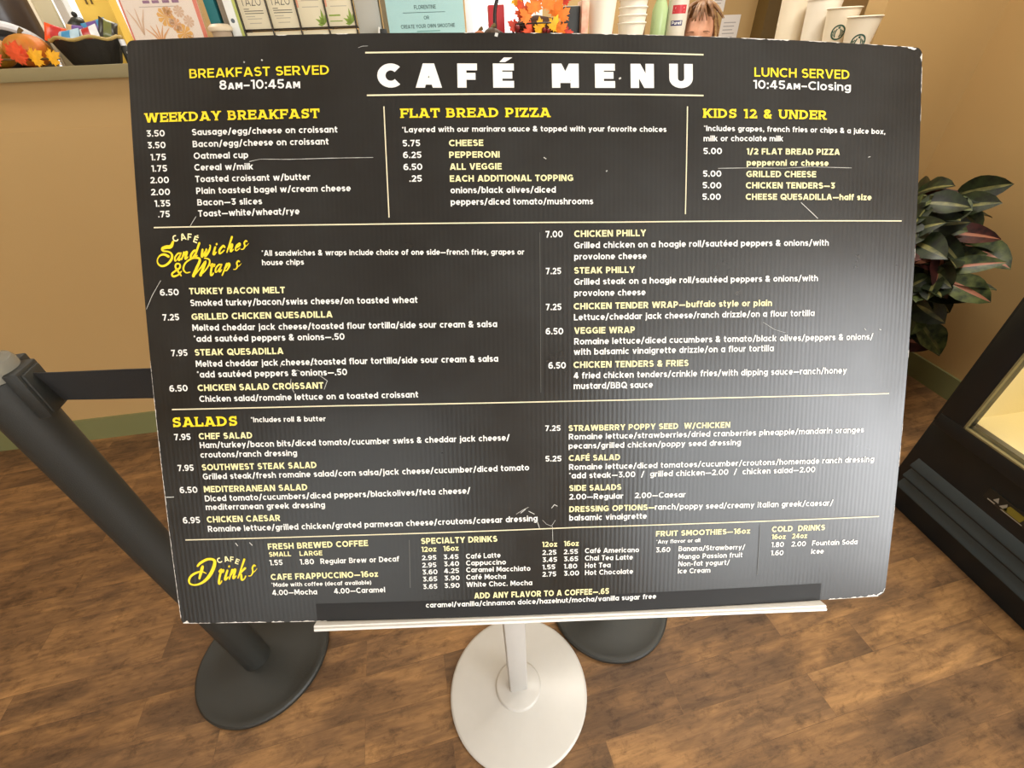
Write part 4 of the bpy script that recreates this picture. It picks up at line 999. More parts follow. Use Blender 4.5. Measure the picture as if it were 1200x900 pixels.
# ------------------------------------------------------------------ potted plant by the right wall
def leaf_mesh(mb, base, dirv, up, length, width, mi_g, mi_v, curl=.35, n=8):
    t = Vector(dirv).normalized(); s = t.cross(Vector(up)).normalized(); nrm_ = s.cross(t).normalized()
    rows = []
    for i in range(n + 1):
        u = i / n
        w = width * .5 * (sin(pi * min(1, u * .93 + .05)) ** .8) * (1.0 if i < n else .05)
        c = Vector(base) + t * (length * u) - nrm_ * (curl * length * u * u) + nrm_ * .0
        wav = sin(u * 14) * width * .03
        rows.append([c - s * w + nrm_ * (w * .35 + wav), c - s * w * .15 + nrm_ * .001, c + s * w * .15 + nrm_ * .001, c + s * w + nrm_ * (w * .35 - wav)])
    vs = [p[:] for r in rows for p in r]; fg, fv = [], []
    for i in range(n):
        a = i * 4
        fg += [(a, a + 1, a + 5, a + 4), (a + 2, a + 3, a + 7, a + 6)]; fv.append((a + 1, a + 2, a + 6, a + 5))
    o = len(mb.v)
    mb.add(vs, fg, mi_g, True)
    for f in fv:
        mb.f.append([k + o for k in f]); mb.mi.append(mi_v); mb.sm.append(True)
def leaf_mat(name, a, b, sc_=30):
    return mat(name, a, .42, rgb2=b, nscale=sc_, spec=.4)
PL = (1.925, 1.49)
plant = thing('potted_plant', (PL[0], PL[1], 0), 'bushy potted plant with dark veined leaves in the corner by the right wall', 'plant')
MB().lathe([(.10, 0), (.105, .01), (.135, .24), (.145, .25), (.145, .27), (.132, .27), (.125, .24), (.0, .235)], 40).build('pot', mat('dark_brown_pot', (58, 40, 32), .5), plant)
MB().lathe([(.126, .236), (.06, .246), (.0, .25)], 24).build('soil', mat('dark_soil', (40, 30, 24), .95, bump=.6, nscale=90), plant)
rnd = random.Random(11)
stem_mb, fol = MB(), MB()
for k in range(30):
    a = rnd.uniform(0, 2 * pi); top = rnd.uniform(.42, .98); spread = rnd.uniform(.02, .16) * (1.25 - abs(top - .68))
    p = [(.03 * cos(a), .03 * sin(a), .22), (spread * .5 * cos(a), spread * .5 * sin(a), .22 + (top - .22) * .5), (spread * cos(a), spread * sin(a), top)]
    stem_mb.tube(catmull(p, 4), [.006] * 9, 6)
    for j in range(6):
        b = a + rnd.uniform(-1.5, 1.5) if top < .85 else rnd.uniform(0, 2 * pi)
        el = rnd.uniform(-.55, .75)
        dv = (cos(b) * cos(el), sin(b) * cos(el), sin(el))
        q = (p[2][0] + rnd.uniform(-.02, .02), p[2][1] + rnd.uniform(-.02, .02), top - rnd.uniform(0, .16))
        c = rnd.random()
        mg, mv = ((0, 3) if c < .55 else (1, 3) if c < .78 else (2, 4) if c < .9 else (1, 4))
        leaf_mesh(fol, q, dv, (rnd.uniform(-1, .1), rnd.uniform(-1, .1), rnd.uniform(.2, 1)), rnd.uniform(.11, .18), rnd.uniform(.07, .115), mg, mv, rnd.uniform(.1, .4))
# keep the leaves off the two walls
for i, v in enumerate(fol.v):
    fol.v[i] = (min(v[0], 2.335 - PL[0]), min(v[1], 1.975 - PL[1]), v[2])
stem_mb.build('stem', mat('green_brown_stem', (62, 66, 36), .6), plant)
fol.build('foliage', [leaf_mat('dark_green_leaf', (46, 56, 32), (15, 21, 15), 34), leaf_mat('mid_green_leaf', (92, 102, 56), (34, 46, 28), 34), leaf_mat('maroon_leaf', (84, 44, 40), (40, 24, 24)),
                      mat('yellow_green_vein', (134, 130, 76), .5, rgb2=(46, 56, 34), nscale=20), mat('pink_vein', (170, 110, 84), .5)], plant, sharp=False)

# ------------------------------------------------------------------ things on the service ledge
ZL = 1.4655
M_ORANGE = mat('orange_gourd', (214, 112, 30), .55, rgb2=(176, 116, 24), nscale=18)
M_OLIVEG = mat('olive_gold_gourd', (150, 116, 22), .55, rgb2=(196, 120, 26), nscale=14)
M_STEM = mat('gourd_stem', (104, 84, 44), .8)
def gourd(loc, r, m, label, sz=.8):
    t = thing('gourd', loc, label, 'gourd', 'autumn gourds on the ledge')
    MB().ball((0, 0, r * sz), (r, r * .9, r * sz), seg=40, rings=14, f=lambda a, z: 1 - .07 * abs(sin(a * 5)) ** .6 * (1 - z * z)).build('body', m, t, sharp=False)
    MB().tube([(0, 0, r * sz * 1.9), (.004, 0, r * sz * 2.1), (.012, .002, r * sz * 2.25)], [.006, .005, .006], 8).build('stem', M_STEM, t)
    return t
gourd((-1.338, 1.940, ZL), .055, M_OLIVEG, 'olive gold ribbed gourd at the far left end of the ledge', .72)
gourd((-1.222, 1.915, ZL), .060, M_ORANGE, 'orange ribbed gourd beside the black basket', .70)
gourd((.190, 1.955, ZL), .026, mat('tan_orange_gourd', (176, 104, 62), .6), 'small tan ball shaped gourd right of the teal notice', .95)
gourd((.229, 1.905, ZL), .032, mat('dark_brown_gourd', (70, 52, 36), .6), 'small dark brown ball shaped gourd in front of the red pack', .85)

MAPLE = [(0, -.12), (.05, .02), (.28, -.10), (.24, .02), (.52, .06), (.42, .16), (.50, .30), (.36, .28), (.62, .52), (.46, .50), (.44, .62), (.22, .46), (.28, .82), (.18, .76), (0, 1.05)]
def maple(mb, base, dirv, facing, size, mi, cup=.18):
    t = Vector(dirv).normalized(); n = Vector(facing); n = (n - t * n.dot(t)).normalized(); s = t.cross(n)
    pts = MAPLE + [(-x, y) for x, y in reversed(MAPLE[1:-1])]
    vs = [tuple(Vector(base) + t * (.35 * size))]
    for x, y in pts:
        d = math.hypot(x, y - .35)
        vs.append(tuple(Vector(base) + s * (x * size) + t * (y * size) - n * (cup * size * d * d)))
    k = len(pts); back = [tuple(Vector(p) - n * .0012) for p in vs]
    mb.add(vs, [(0, 1 + i, 1 + (i + 1) % k) for i in range(k)], mi, False)
    mb.add(back, [(0, 1 + (i + 1) % k, 1 + i) for i in range(k)], mi, False)
LEAFM = [mat('orange_fabric_leaf', (236, 122, 24), .6, noise=.15, nscale=60), mat('yellow_fabric_leaf', (240, 176, 30), .6, noise=.15, nscale=60), mat('red_fabric_leaf', (196, 54, 30), .6, noise=.2, nscale=60), mat('vermilion_fabric_leaf', (226, 84, 40), .6, noise=.15, nscale=60)]
ga = MB(); rnd = random.Random(5)
for (x, y, z, s, mi, tx) in ((-1.27, 1.862, .004, .042, 3, -.8), (-1.225, 1.86, .006, .055, 3, .5), (-1.18, 1.858, .004, .045, 1, 1.3), (-1.135, 1.862, .004, .04, 1, 1.6), (-1.31, 1.868, .004, .035, 2, -1.6), (-1.20, 1.868, .008, .045, 3, -.6)):
    maple(ga, (x, y, z), (tx, -.15, .75), (0, -1, .25), s, mi)
ga.tube([(-1.37, 1.885, .006), (-1.28, 1.88, .01), (-1.2, 1.884, .008), (-1.12, 1.888, .007)], .003, 6, 4)
o = ga.build('leaf_garland', LEAFM + [M_STEM], loc=(0, -.018, ZL + .012)); tag(o, 'garland of orange and yellow fabric leaves along the ledge edge', 'garland')

BK = (-1.066, 1.955)
basket = thing('snack_basket', (BK[0], BK[1], ZL), 'black oval basket with gold rim filled with snack packets', 'basket')
mb = MB(); mb.lathe([(.062, 0), (.066, .003), (.090, .060), (.092, .064), (.084, .064), (.060, .008), (.0, .006)], 64, sx=1.06, sy=.72, ripple=lambda a, z: 1 + .012 * (1 if int(a * 20 / pi) % 2 else -1))
mb.build('bowl', mat('black_wicker', (30, 26, 20), .6, bump=.6, nscale=120), basket)
rim = [(cos(2 * pi * k / 40) * .093 * 1.06, sin(2 * pi * k / 40) * .093 * .72, .066 + .004 * sin(k)) for k in range(41)]
MB().tube(rim, .0045, 8).build('rim', mat('golden_straw_rim', (176, 150, 84), .6, bump=.5, nscale=200), basket)
def packet(loc, size, rot, m1, m2, label, m3=None):
    """pillow pouch with crimped ends and a printed band"""
    W_, H_, T_ = size
    R = Matrix.Translation(loc) @ Matrix.Rotation(rot[2], 4, 'Z') @ Matrix.Rotation(rot[1], 4, 'Y') @ Matrix.Rotation(rot[0], 4, 'X')
    mb = MB(); n, m = 12, 8; vs = []
    for sgn in (1, -1):
        for i in range(n + 1):
            for j in range(m + 1):
                u, v = i / n * 2 - 1, j / m * 2 - 1
                e = max(0, (1 - abs(u) ** 4)) * max(0, (1 - v * v)) ** .5
                vs.append((u * W_ / 2, v * H_ / 2 * (1 - .06 * (1 - abs(u))), sgn * (T_ / 2 * e + .0006)))
    st = m + 1; o_ = (n + 1) * st; f0, f1 = [], []
    for i in range(n):
        for j in range(m):
            a = i * st + j
            (f1 if (3 <= i <= 7) else f0).append((a, a + st, a + st + 1, a + 1)); (f1 if (3 <= i <= 7) else f0).append((o_ + a, o_ + a + 1, o_ + a + st + 1, o_ + a + st))
    mb.add(vs, f0, 0, True, R)
    k = len(mb.v) - len(vs)
    for f in f1: mb.f.append([q + k for q in f]); mb.mi.append(1); mb.sm.append(True)
    return tag(mb.build('snack_packet', [m1, m2], sharp=False), label, 'snack packet', 'snack packets in the basket')
foil = lambda n_, c: mat(n_, c, .28, noise=.05, nscale=50)
F_ORG, F_BLU, F_LBL, F_TAN, F_PUR, F_DRK, F_WHT, F_RED, F_GRN = (foil(*q) for q in (('orange_foil', (232, 84, 34)), ('blue_foil', (72, 148, 198)), ('pale_blue_foil', (176, 204, 220)), ('tan_foil', (206, 172, 124)), ('violet_foil', (112, 84, 150)), ('dark_foil', (52, 48, 38)), ('white_foil', (228, 230, 232)), ('red_foil', (190, 52, 48)), ('olive_foil', (108, 112, 60))))
zb = ZL + .066
packet((-1.138, 1.95, zb + .012), (.062, .05, .018), (RAD(70), RAD(20), .2), F_ORG, F_RED, 'orange red foil packet at the left end of the basket')
packet((-1.098, 1.93, zb + .003), (.068, .05, .018), (RAD(55), RAD(-6), -.1), F_LBL, F_BLU, 'pale blue and white foil packet at the front of the basket')
packet((-1.076, 1.96, zb + .014), (.075, .05, .02), (RAD(58), RAD(6), .1), F_TAN, F_PUR, 'tan foil packet in the middle of the basket')
packet((-1.040, 1.935, zb + .008), (.06, .05, .018), (RAD(60), RAD(-14), 0), F_WHT, F_RED, 'white and red foil packet leaning in the basket')
packet((-1.028, 1.965, zb + .022), (.07, .055, .022), (RAD(62), RAD(-12), .2), F_BLU, F_PUR, 'blue foil packet standing highest in the basket')
packet((-.992, 1.958, zb + .020), (.045, .06, .02), (RAD(70), RAD(25), .5), F_DRK, F_GRN, 'dark olive foil packet at the right end of the basket')
def small_bottle(x, y, h, label):
    t = thing('small_bottle', (x, y, ZL), label, 'bottle')
    MB().lathe([(.011, 0), (.012, .002), (.012, h * .62), (.007, h * .74), (.0, h * .75)], 20).build('body', M_BLKPL, t)
    MB().lathe([(.008, h * .74), (.008, h), (.0, h)], 16).build('cap', mat('white_cap', (228, 228, 230), .3), t)['label'] = 'white cap'
small_bottle(-.963, 1.95, .062, 'tiny black bottle with white cap beside the basket')
small_bottle(-.945, 1.93, .030, 'shortest tiny black bottle next to the flyer stand')
# dark soft bag and the tall things behind the gourds
bag = thing('padded_bag', (-1.350, 2.065, ZL), 'rounded black padded bag with a white band behind the gourds', 'bag')
MB().ball((0, 0, .055), (.09, .05, .056), seg=28, rings=14, f=lambda a, z: 1 + .04 * sin(3 * a)).build('body', mat('black_nylon', (44, 44, 46), .5, bump=.2, nscale=120), bag, sharp=False)
bb = MB(); pts = [(.09 * cos(a) * 1.02, -.052 * abs(sin(a)) - .002, .055 + .058 * sin(a)) for a in [RAD(8 + 8 * k) for k in range(22)]]
bb.tube(pts, [.012] * len(pts), 8).build('white_band', mat('white_webbing', (226, 228, 232), .5), bag)
urn = thing('coffee_urn', (-1.475, 2.27, ZL), 'dark brown coffee urn at the top left edge behind the bag', 'coffee urn')
MB().lathe([(.085, 0), (.09, .01), (.10, .05), (.10, .30), (.09, .33), (.04, .345), (.0, .35)], 40).build('body', mat('dark_brown_enamel', (58, 46, 40), .3), urn)
MB().tube([(.0, -.10, .06), (.0, -.135, .06), (.0, -.14, .03)], .012, 10).build('spout', M_BLKPL, urn)
MB().tube([(-.10, 0, .25), (-.14, 0, .24), (-.14, 0, .16), (-.10, 0, .15)], .009, 8).build('handle', M_BLKPL, urn)

sl = thing('menu_folder', (-1.222, 2.10, ZL), 'upright beige folder with cream edge behind the gourds', 'folder')
MB().box((-.026, -.006, 0), (.028, .006, .30), bev=.002).build('cover', mat('beige_board', (206, 196, 162), .6), sl)
MB().box((-.036, -.008, 0), (-.0265, .008, .30), bev=.002).build('spine', mat('cream_spine', (244, 232, 206), .5), sl)['label'] = 'cream spine'
kt = thing('round_canister', (-1.150, 2.11, ZL), 'dark round shouldered canister behind the snack basket', 'canister')
MB().lathe([(.034, 0), (.036, .004), (.036, .09), (.030, .115), (.012, .130), (.0, .132)], 30).build('body', mat('dark_green_black', (36, 40, 34), .4), kt)
MB().ball((0, 0, .137), .008, seg=12, rings=8).build('knob', M_BLKPL, kt)
yb = thing('paper_bag', (-1.070, 2.12, ZL), 'yellow paper bag standing behind the snack basket', 'paper bag')
mb = MB(); mb.add([(-.05, -.03, 0), (.05, -.03, 0), (.05, .03, 0), (-.05, .03, 0), (-.05, -.024, .22), (.05, -.024, .22), (.05, .024, .22), (-.05, .024, .22)], [(0, 3, 2, 1), (0, 1, 5, 4), (1, 2, 6, 5), (2, 3, 7, 6), (3, 0, 4, 7)])
mb.build('body', mat('yellow_paper', (244, 206, 92), .6, bump=.3, nscale=60), yb)
for x in (-.016, .0): MB().tube([(x, -.0285, .16), (x, -.0275, .19)], .0025, 6).build('brown_mark', M_STEM, yb)

# ---- printed flyer in a clear stand
def rect(mb, place, x0, y0, x1, y1, mi=0):
    mb.add([place(x0, y0), place(x1, y0), place(x1, y1), place(x0, y1)], [(0, 1, 2, 3)], mi)
M_ACR = clear_mat('clear_acrylic', (255, 255, 255))
FX, FYY = -.807, 1.93
fly = thing('flyer_stand', (FX, FYY, ZL), 'clear stand with a cream flyer of orange flower drawings and coral edges', 'flyer stand')
TI = Matrix.Rotation(RAD(-6), 4, 'X')
def on_flyer(l): return lambda x, y: (TI @ Vector((x, -l, y)))[:]
mb = MB(); mb.box((-.118, .004, .004), (.118, .007, .30), 0, TI); mb.box((-.118, -.006, .004), (.118, -.003, .30), 0, TI); mb.box((-.118, -.03, 0), (.118, .06, .004)); mb.build('holder', M_ACR, fly)
fp = MB().box((-.112, 0, .006), (.112, .001, .296), 0, TI); pg = fp.build('flyer', mat('cream_paper', (240, 226, 212), .7), fly)
mb = MB(); P = on_flyer(.0006)
rect(mb, P, .100, .006, .112, .296, 0); rect(mb, P, -.112, .006, -.107, .296, 0)
for k, x in enumerate((-.045, -.018, .012, .04)): rect(mb, P, x, .146, x + .02, .153, 1)
rect(mb, P, -.06, .137, .05, .1385, 2)
rnd = random.Random(2)
def flower(cx, cy, r, mi):
    for k in range(9):
        a = 2 * pi * k / 9
        vs = [P(cx, cy), P(cx + r * cos(a - .28), cy + r * sin(a - .28)), P(cx + r * 1.15 * cos(a), cy + r * 1.15 * sin(a)), P(cx + r * cos(a + .28), cy + r * sin(a + .28))]
        mb.add(vs, [(0, 1, 2, 3)], mi)
def sprig(x, y, n, l, mi):
    for k in range(n):
        a = RAD(90 + (k - (n - 1) / 2) * 18); 
        for q in strip([(x, y), (x + l * .5 * cos(a), y + l * .55 * sin(a)), (x + l * cos(a) * 1.2, y + l * sin(a))], [.003, .005, .0015]): mb.add([P(*p) for p in q], [(0, 1, 2, 3)], mi)
for (x, y, r, mi) in ((.006, .112, .022, 3), (.028, .094, .016, 4), (.045, .07, .022, 3), (.018, .125, .012, 4), (.05, .125, .014, 5), (.07, .10, .014, 5), (.018, .10, .008, 6), (.034, .083, .008, 6)): flower(x, y, r, mi)
sprig(-.03, .045, 5, .05, 4); sprig(-.075, .07, 3, .065, 5); sprig(.06, .04, 3, .03, 5)
mb.build('flyer_print', [mat('coral_print', (226, 130, 108), .7), mat('purple_print', (150, 110, 140), .7), mat('grey_print', (186, 170, 160), .7), mat('light_orange_print', (232, 178, 96), .7), mat('tan_orange_print', (226, 170, 118), .7), mat('faint_tan_print', (220, 186, 156), .7), mat('pale_petal_print', (240, 214, 190), .7)], pg, sharp=False)

# ---- cartons and cups between the flyer and the tea rack
def carton(name, x0, x1, y0, y1, h, m, label, cat, group=None, extra=None):
    t = thing(name, ((x0 + x1) / 2, (y0 + y1) / 2, ZL), label, cat, group)
    a, b = (x1 - x0) / 2, (y1 - y0) / 2
    mb = MB().box((-a, -b, 0), (a, b, h), bev=.0012)
    mb.build('body', m, t)
    if extra: extra(t, a, b, h)
    return t
def flap(t, a, b, h):
    MB().box((-a * .96, -b * .9, h - .0005), (a * .96, b * .2, h + .001)).build('flap', mat('white_flap', (222, 220, 212), .6), t)
carton('teal_carton', -.690, -.658, 1.985, 2.05, .21, mat('teal_card', (24, 112, 118), .5), 'narrow teal carton just right of the cream flyer', 'carton', None, flap)
cup = thing('lidded_cup', (-.652, 1.945, ZL), 'beige cup with wide cream lid between flyer and tea rack', 'cup')
MB().lathe([(.022, 0), (.024, .003), (.029, .072), (.0, .072)], 28).build('body', mat('beige_card_cup', (176, 156, 132), .6), cup)
MB().lathe([(.034, .072), (.036, .075), (.036, .082), (.026, .090), (.0, .092)], 28).build('lid', mat('cream_lid', (230, 214, 186), .4), cup)
carton('grey_brown_carton', -.650, -.622, 1.99, 2.05, .20, mat('grey_brown_card', (150, 138, 122), .6), 'grey brown carton behind the lidded cup', 'carton', None, flap)
packs = thing('pouch', (-.607, 1.965, ZL), 'white and lime pouch with round grey mark leaning by the tea rack', 'pouch')
mb = MB().box((-.018, -.004, .05), (.010, .004, .2), bev=.003); mb.box((-.018, -.008, 0), (.020, .010, .05), bev=.004); mb.build('body', mat('white_pouch', (238, 240, 236), .35), packs)
MB().box((.0105, -.005, .05), (.022, .005, .2), bev=.002).build('side_gusset', mat('lime_print', (204, 214, 120), .4), packs)
mb = MB(); mb.add([(-.004 + .006 * cos(k * pi / 8), -.0045, .098 + .006 * sin(k * pi / 8)) for k in range(16)], [tuple(range(16))]); mb.build('round_mark', mat('slate_print', (90, 100, 110), .5), packs)
carton('blue_carton', -.600, -.588, 1.90, 1.935, .052, mat('deep_blue_card', (24, 74, 128), .45), 'small blue carton at the foot of the tea rack', 'carton', None, flap)
carton('dark_brown_carton', -.592, -.584, 1.985, 2.04, .24, mat('dark_brown_card', (66, 40, 34), .5), 'thin dark brown carton against the tea rack', 'carton', None, flap)

# ---- tea rack
TX0, TX1, TY = -.582, -.224, 1.955
rack = thing('tea_rack', ((TX0 + TX1) / 2, TY, ZL), 'black wire rack holding two rows of cream tea boxes', 'wire rack')
RX = (TX0 + TX1) / 2; M_WIRE = mat('black_wire', (34, 26, 24), .45)
wr = MB(); xs = [TX0 - RX + (TX1 - TX0) * k / 4 for k in range(5)]
for x in xs:
    wr.tube([(x, -.006, 0), (x, -.006, .26)], .0019, 6); wr.tube([(x, .075, 0), (x, .075, .26)], .0019, 6); wr.tube([(x, -.006, .0025), (x, .075, .0025)], .0019, 6); wr.tube([(x, -.006, .0725), (x, .075, .0725)], .0019, 6)
for z in (.0025, .0725, .255):
    for y in (-.006, .075): wr.tube([(xs[0], y, z), (xs[-1], y, z)], .0019, 6)
wr.build('wire_frame', M_WIRE, rack)
M_TEA = mat('cream_tea_carton', (224, 214, 184), .55); M_GTXT = mat('grey_box_print', (92, 88, 78), .6); M_GLEAF = mat('leaf_green_print', (134, 160, 62), .6); M_PINKP = mat('pink_edge_print', (224, 150, 120), .6); M_LGREY = mat('light_grey_print', (176, 168, 150), .6)
def tea_box(k, z, h, kind, label):
    w = (TX1 - TX0) / 4 - .006; x = RX + (xs[k] + xs[k + 1]) / 2
    t = thing('tea_box', (x, TY + .034, z), label, 'tea box', 'tea boxes in the wire rack')
    MB().box((-w / 2, -.034, 0), (w / 2, .034, h), bev=.001).build('carton', M_TEA, t)
    mb = MB(); P = lambda a, b: (a, -.0345, b)
    if kind == 'T':
        put_text(mb, 'TAZO', -w * .38, .058, w * .36, .058, .022, P, 0, .1)
        for (a, b, zz) in ((-.028, -.012, .0495), (-.028, .03, .0445), (-.028, .03, .0385), (-.028, .0, .031), (-.025, .02, .025), (-.022, .015, .014)): rect(mb, P, a, zz, b, zz + .0018, 0 if zz > .035 else 3)
        for a in range(7): mb.add([P(.004 + .012 * cos(2 * pi * a / 7), .1 + .012 * sin(2 * pi * a / 7)), P(.004 + .012 * cos(2 * pi * (a + .3) / 7), .1 + .012 * sin(2 * pi * (a + .3) / 7)), P(.004, .1)], [(0, 1, 2)], 2)
    elif kind == 'L':
        rect(mb, P, -w / 2 + .001, .05, -w / 2 + .006, h, 2)
        for (a, b, zz) in ((-.02, .028, .083), (-.024, .03, .066), (-.026, .026, .05)): rect(mb, P, a, zz, b, zz + .0018, 3)
        for (a, l) in ((150, .03), (120, .026), (95, .04), (60, .03), (180, .022)):
            c, s_ = cos(RAD(a)), sin(RAD(a)); x0, y0 = w / 2 - .008, .006
            mb.add([P(x0, y0), P(x0 + l * .5 * c - s_ * .005, y0 + l * .5 * s_ + c * .005), P(min(x0 + l * c, w / 2 - .001), y0 + l * s_), P(x0 + l * .5 * c + s_ * .005, y0 + l * .5 * s_ - c * .005)], [(0, 1, 2, 3)], 1)
        if k == 3: rect(mb, P, -.036, .026, .0, .030, 1); rect(mb, P, -.036, .012, .004, .0145, 1)
    else:
        rect(mb, P, -.028, h * .72, .022, h * .76, 3)
    mb.build('carton_print', [M_GTXT, M_GLEAF, M_PINKP, M_LGREY], t, sharp=False)
for k, (kd, lb) in enumerate((('T', 'cream lettered tea box, leftmost in the upper row of the rack'), ('T', 'cream lettered tea box, second from the left in the upper row'), ('L', 'cream tea box with a green leaf sprig, third in the upper row'), ('L', 'cream tea box with a green leaf sprig, rightmost in the upper row'))):
    tea_box(k, ZL + .0745, .155, kd, lb)
for k, lb in enumerate(('leftmost', 'second from left', 'third from left', 'rightmost')):
    tea_box(k, ZL + .0045, .062, 'B', 'cream tea box in the lower row of the rack, ' + lb)

carton('grey_carton', -.218, -.142, 1.965, 2.04, .22, mat('pale_grey_card', (176, 174, 164), .5), 'plain pale grey carton right of the tea rack', 'carton', None, flap)
carton('tan_carton', -.136, -.112, 1.99, 2.05, .21, mat('tan_card', (196, 170, 138), .6), 'narrow tan carton beside the pale grey carton', 'carton', None, flap)
hs = thing('hole_punch', (-.150, 1.92, ZL), 'small black and white desk gadget before the grey carton', 'desk gadget')
MB().box((-.03, -.012, 0), (.03, .012, .045), bev=.004).box((.004, -.010, .045), (.026, .010, .062), bev=.004).build('body', M_BLKPL, hs)
MB().tube([(.012, -.012, .03), (.0, -.014, .05), (.004, -.012, .066)], .003, 8).build('lever', mat('white_lever', (226, 226, 222), .4), hs)

# ---- teal notice
tn = thing('notice_stand', (.012, 1.93, ZL), 'teal printed notice in a clear upright stand, centre of the ledge', 'notice')
T2 = Matrix.Rotation(RAD(-4), 4, 'X')
mb = MB(); mb.box((-.132, .003, .003), (.132, .0055, .25), 0, T2); mb.box((-.132, -.005, .003), (.132, -.003, .25), 0, T2); mb.box((-.132, -.025, 0), (.132, .05, .003)); mb.build('holder', M_ACR, tn)
pg = MB().box((-.128, 0, .005), (.128, .001, .246), 0, T2).build('notice', mat('teal_paper', (172, 214, 214), .6), tn)
mb = MB(); P = lambda x, y: (T2 @ Vector((x, -.0006, y)))[:]
put_text(mb, 'FLORENTINE', -.036, .110, .036, .110, .010, P, 0, .15)
rect(mb, P, -.075, .1005, .065, .1018, 0)
put_text(mb, 'OR', -.008, .083, .010, .083, .009, P, 0, .15)
put_text(mb, 'CREATE YOUR OWN SMOOTHIE', -.088, .0605, .094, .0605, .010, P, 0, .17)
rect(mb, P, -.036, .0505, .042, .0535, 1)
rect(mb, P, -.07, .0425, .075, .0435, 1)
mb.build('notice_print', [mat('slate_teal_print', (70, 108, 110), .6), mat('mid_teal_print', (112, 166, 160), .6)], pg, sharp=False)
ps = thing('card_post', (.158, 1.95, ZL), 'slim white upright card holder with black foot beside the teal notice', 'card holder')
MB().box((-.014, -.012, 0), (.022, .014, .042), bev=.003).build('foot', M_BLKPL, ps)
MB().box((-.010, -.003, .042), (.012, .003, .20), bev=.001).build('card', mat('white_card', (236, 236, 240), .5), ps)
carton('red_pack', .236, .292, 2.03, 2.07, .12, mat('red_card', (186, 40, 50), .5), 'deep red pack behind the wire handle', 'pack', None, flap)
carton('dark_box', .505, .560, 1.99, 2.05, .107, mat('near_black_card', (30, 32, 28), .5), 'near black box right of the autumn leaves', 'box', None, flap)
carton('cream_box', .562, .588, 1.97, 2.03, .12, mat('cream_pink_card', (222, 196, 170), .6, rgb2=(214, 150, 128), nscale=30), 'cream and pink patterned box left of the cup stacks', 'box', None, flap)

# ---- autumn leaf arrangement in a wire basket
AX, AY = .395, 1.955
ar = thing('leaf_arrangement', (AX, AY, ZL), 'autumn arrangement of orange red and yellow maple leaves in a black wire basket', 'arrangement')
wb = MB()
for z, r in ((.002, .07), (.03, .085), (.06, .095)):
    wb.tube([(r * cos(2 * pi * k / 32), r * sin(2 * pi * k / 32) * .7, z) for k in range(33)], .0025, 6)
for k in range(14):
    a = 2 * pi * k / 14; wb.tube([(.07 * cos(a), .07 * sin(a) * .7, .002), (.095 * cos(a), .095 * sin(a) * .7, .06)], .002, 6)
wb.build('wire_basket', M_WIRE, ar)
MB().tube([(-.098, -.01, .02)] + [(-.098 + .052 * (1 - cos(a)) - .052, -.012, .075 + .085 * sin(a)) for a in [RAD(-20 + 10 * k) for k in range(18)]], .0062, 10).build('handle', mat('black_iron', (36, 26, 24), .5), ar)['label'] = 'black curved iron handle'
lf = MB(); rnd = random.Random(21)
for (x, z, s, mi, ang) in ((-.02, .115, .075, 0, 100), (.03, .12, .07, 0, 75), (-.06, .10, .07, 3, 120), (.06, .10, .075, 0, 50), (.0, .055, .06, 1, 95), (.02, .03, .055, 1, 80), (-.035, .05, .065, 3, 110), (-.05, .085, .06, 0, 140), (.085, .085, .06, 0, 35), (.075, .045, .055, 0, 30), (.09, .13, .06, 2, 60), (-.09, .06, .05, 2, 150), (.05, .06, .06, 1, 60), (-.075, .13, .055, 1, 130), (.1, .03, .05, 2, 10), (.0, .15, .07, 0, 90), (-.04, .15, .06, 3, 100), (.05, .155, .065, 2, 70)):
    a = RAD(ang); y = -.05 + rnd.uniform(-.015, .02)
    maple(lf, (x - .3 * s * cos(a), y, z - .35 * s * sin(a)), (cos(a), rnd.uniform(-.25, .1), sin(a)), (rnd.uniform(-.3, .3), -1, rnd.uniform(-.1, .4)), s * .72, mi)
lf.build('leaves', LEAFM, ar)
br = MB(); 
for k in range(46):
    br.ball((rnd.uniform(-.09, .10), rnd.uniform(-.06, -.035), rnd.uniform(.008, .055)), rnd.uniform(.005, .008), seg=8, rings=6)
br.build('berries', mat('dark_red_berries', (120, 26, 28), .3), ar)
fl = MB(); 
fl.lathe([(.06, .004), (.085, .055), (.06, .075), (0, .085)], 24, sy=.6); fl.build('moss_core', mat('dark_moss', (70, 44, 26), .9, bump=.8, nscale=120), ar)

# ---- nested cups
M_CUP = mat('white_paper_cup', (238, 230, 216), .5); M_CUP2 = mat('warm_white_cup', (234, 222, 200), .5)
def make_cup(name, rb, rt, h, m, label, group, loc):
    t = thing(name, loc, label, 'cup', group)
    MB().lathe([(rb - .002, .004), (rb, 0), (rb, .002), (rt, h - .003), (rt - .0012, h - .002), (rb - .0015, .006), (.0, .006)], 40).build('body', m, t)
    n = 40
    MB().tube([((rt + .0008) * cos(2 * pi * k / n), (rt + .0008) * sin(2 * pi * k / n), h - .0015) for k in range(n + 1)], .0026, 8).build('rim', m, t)
    return t
def cup_stack(x, y, z, n, rb, rt, h, pitch, m, where, group):
    first = None
    words_ = ('lowest', 'second', 'third', 'fourth', 'fifth', 'sixth', 'seventh', 'eighth', 'ninth', 'tenth')
    for k in range(n):
        lab = 'white paper cup, %s from the bottom in the %s' % (words_[k], where) if k < n - 1 else 'white paper cup on top of the %s' % where
        if first is None: first = make_cup('paper_cup', rb, rt, h, m, lab, group, (x, y, z))
        else: dup(first, (x, y, z + k * pitch), lab, group)
    return first
cup_stack(.647, 2.005, ZL, 2, .040, .054, .17, .024, M_CUP, 'smooth left stack on the ledge', 'nested cups on the ledge')
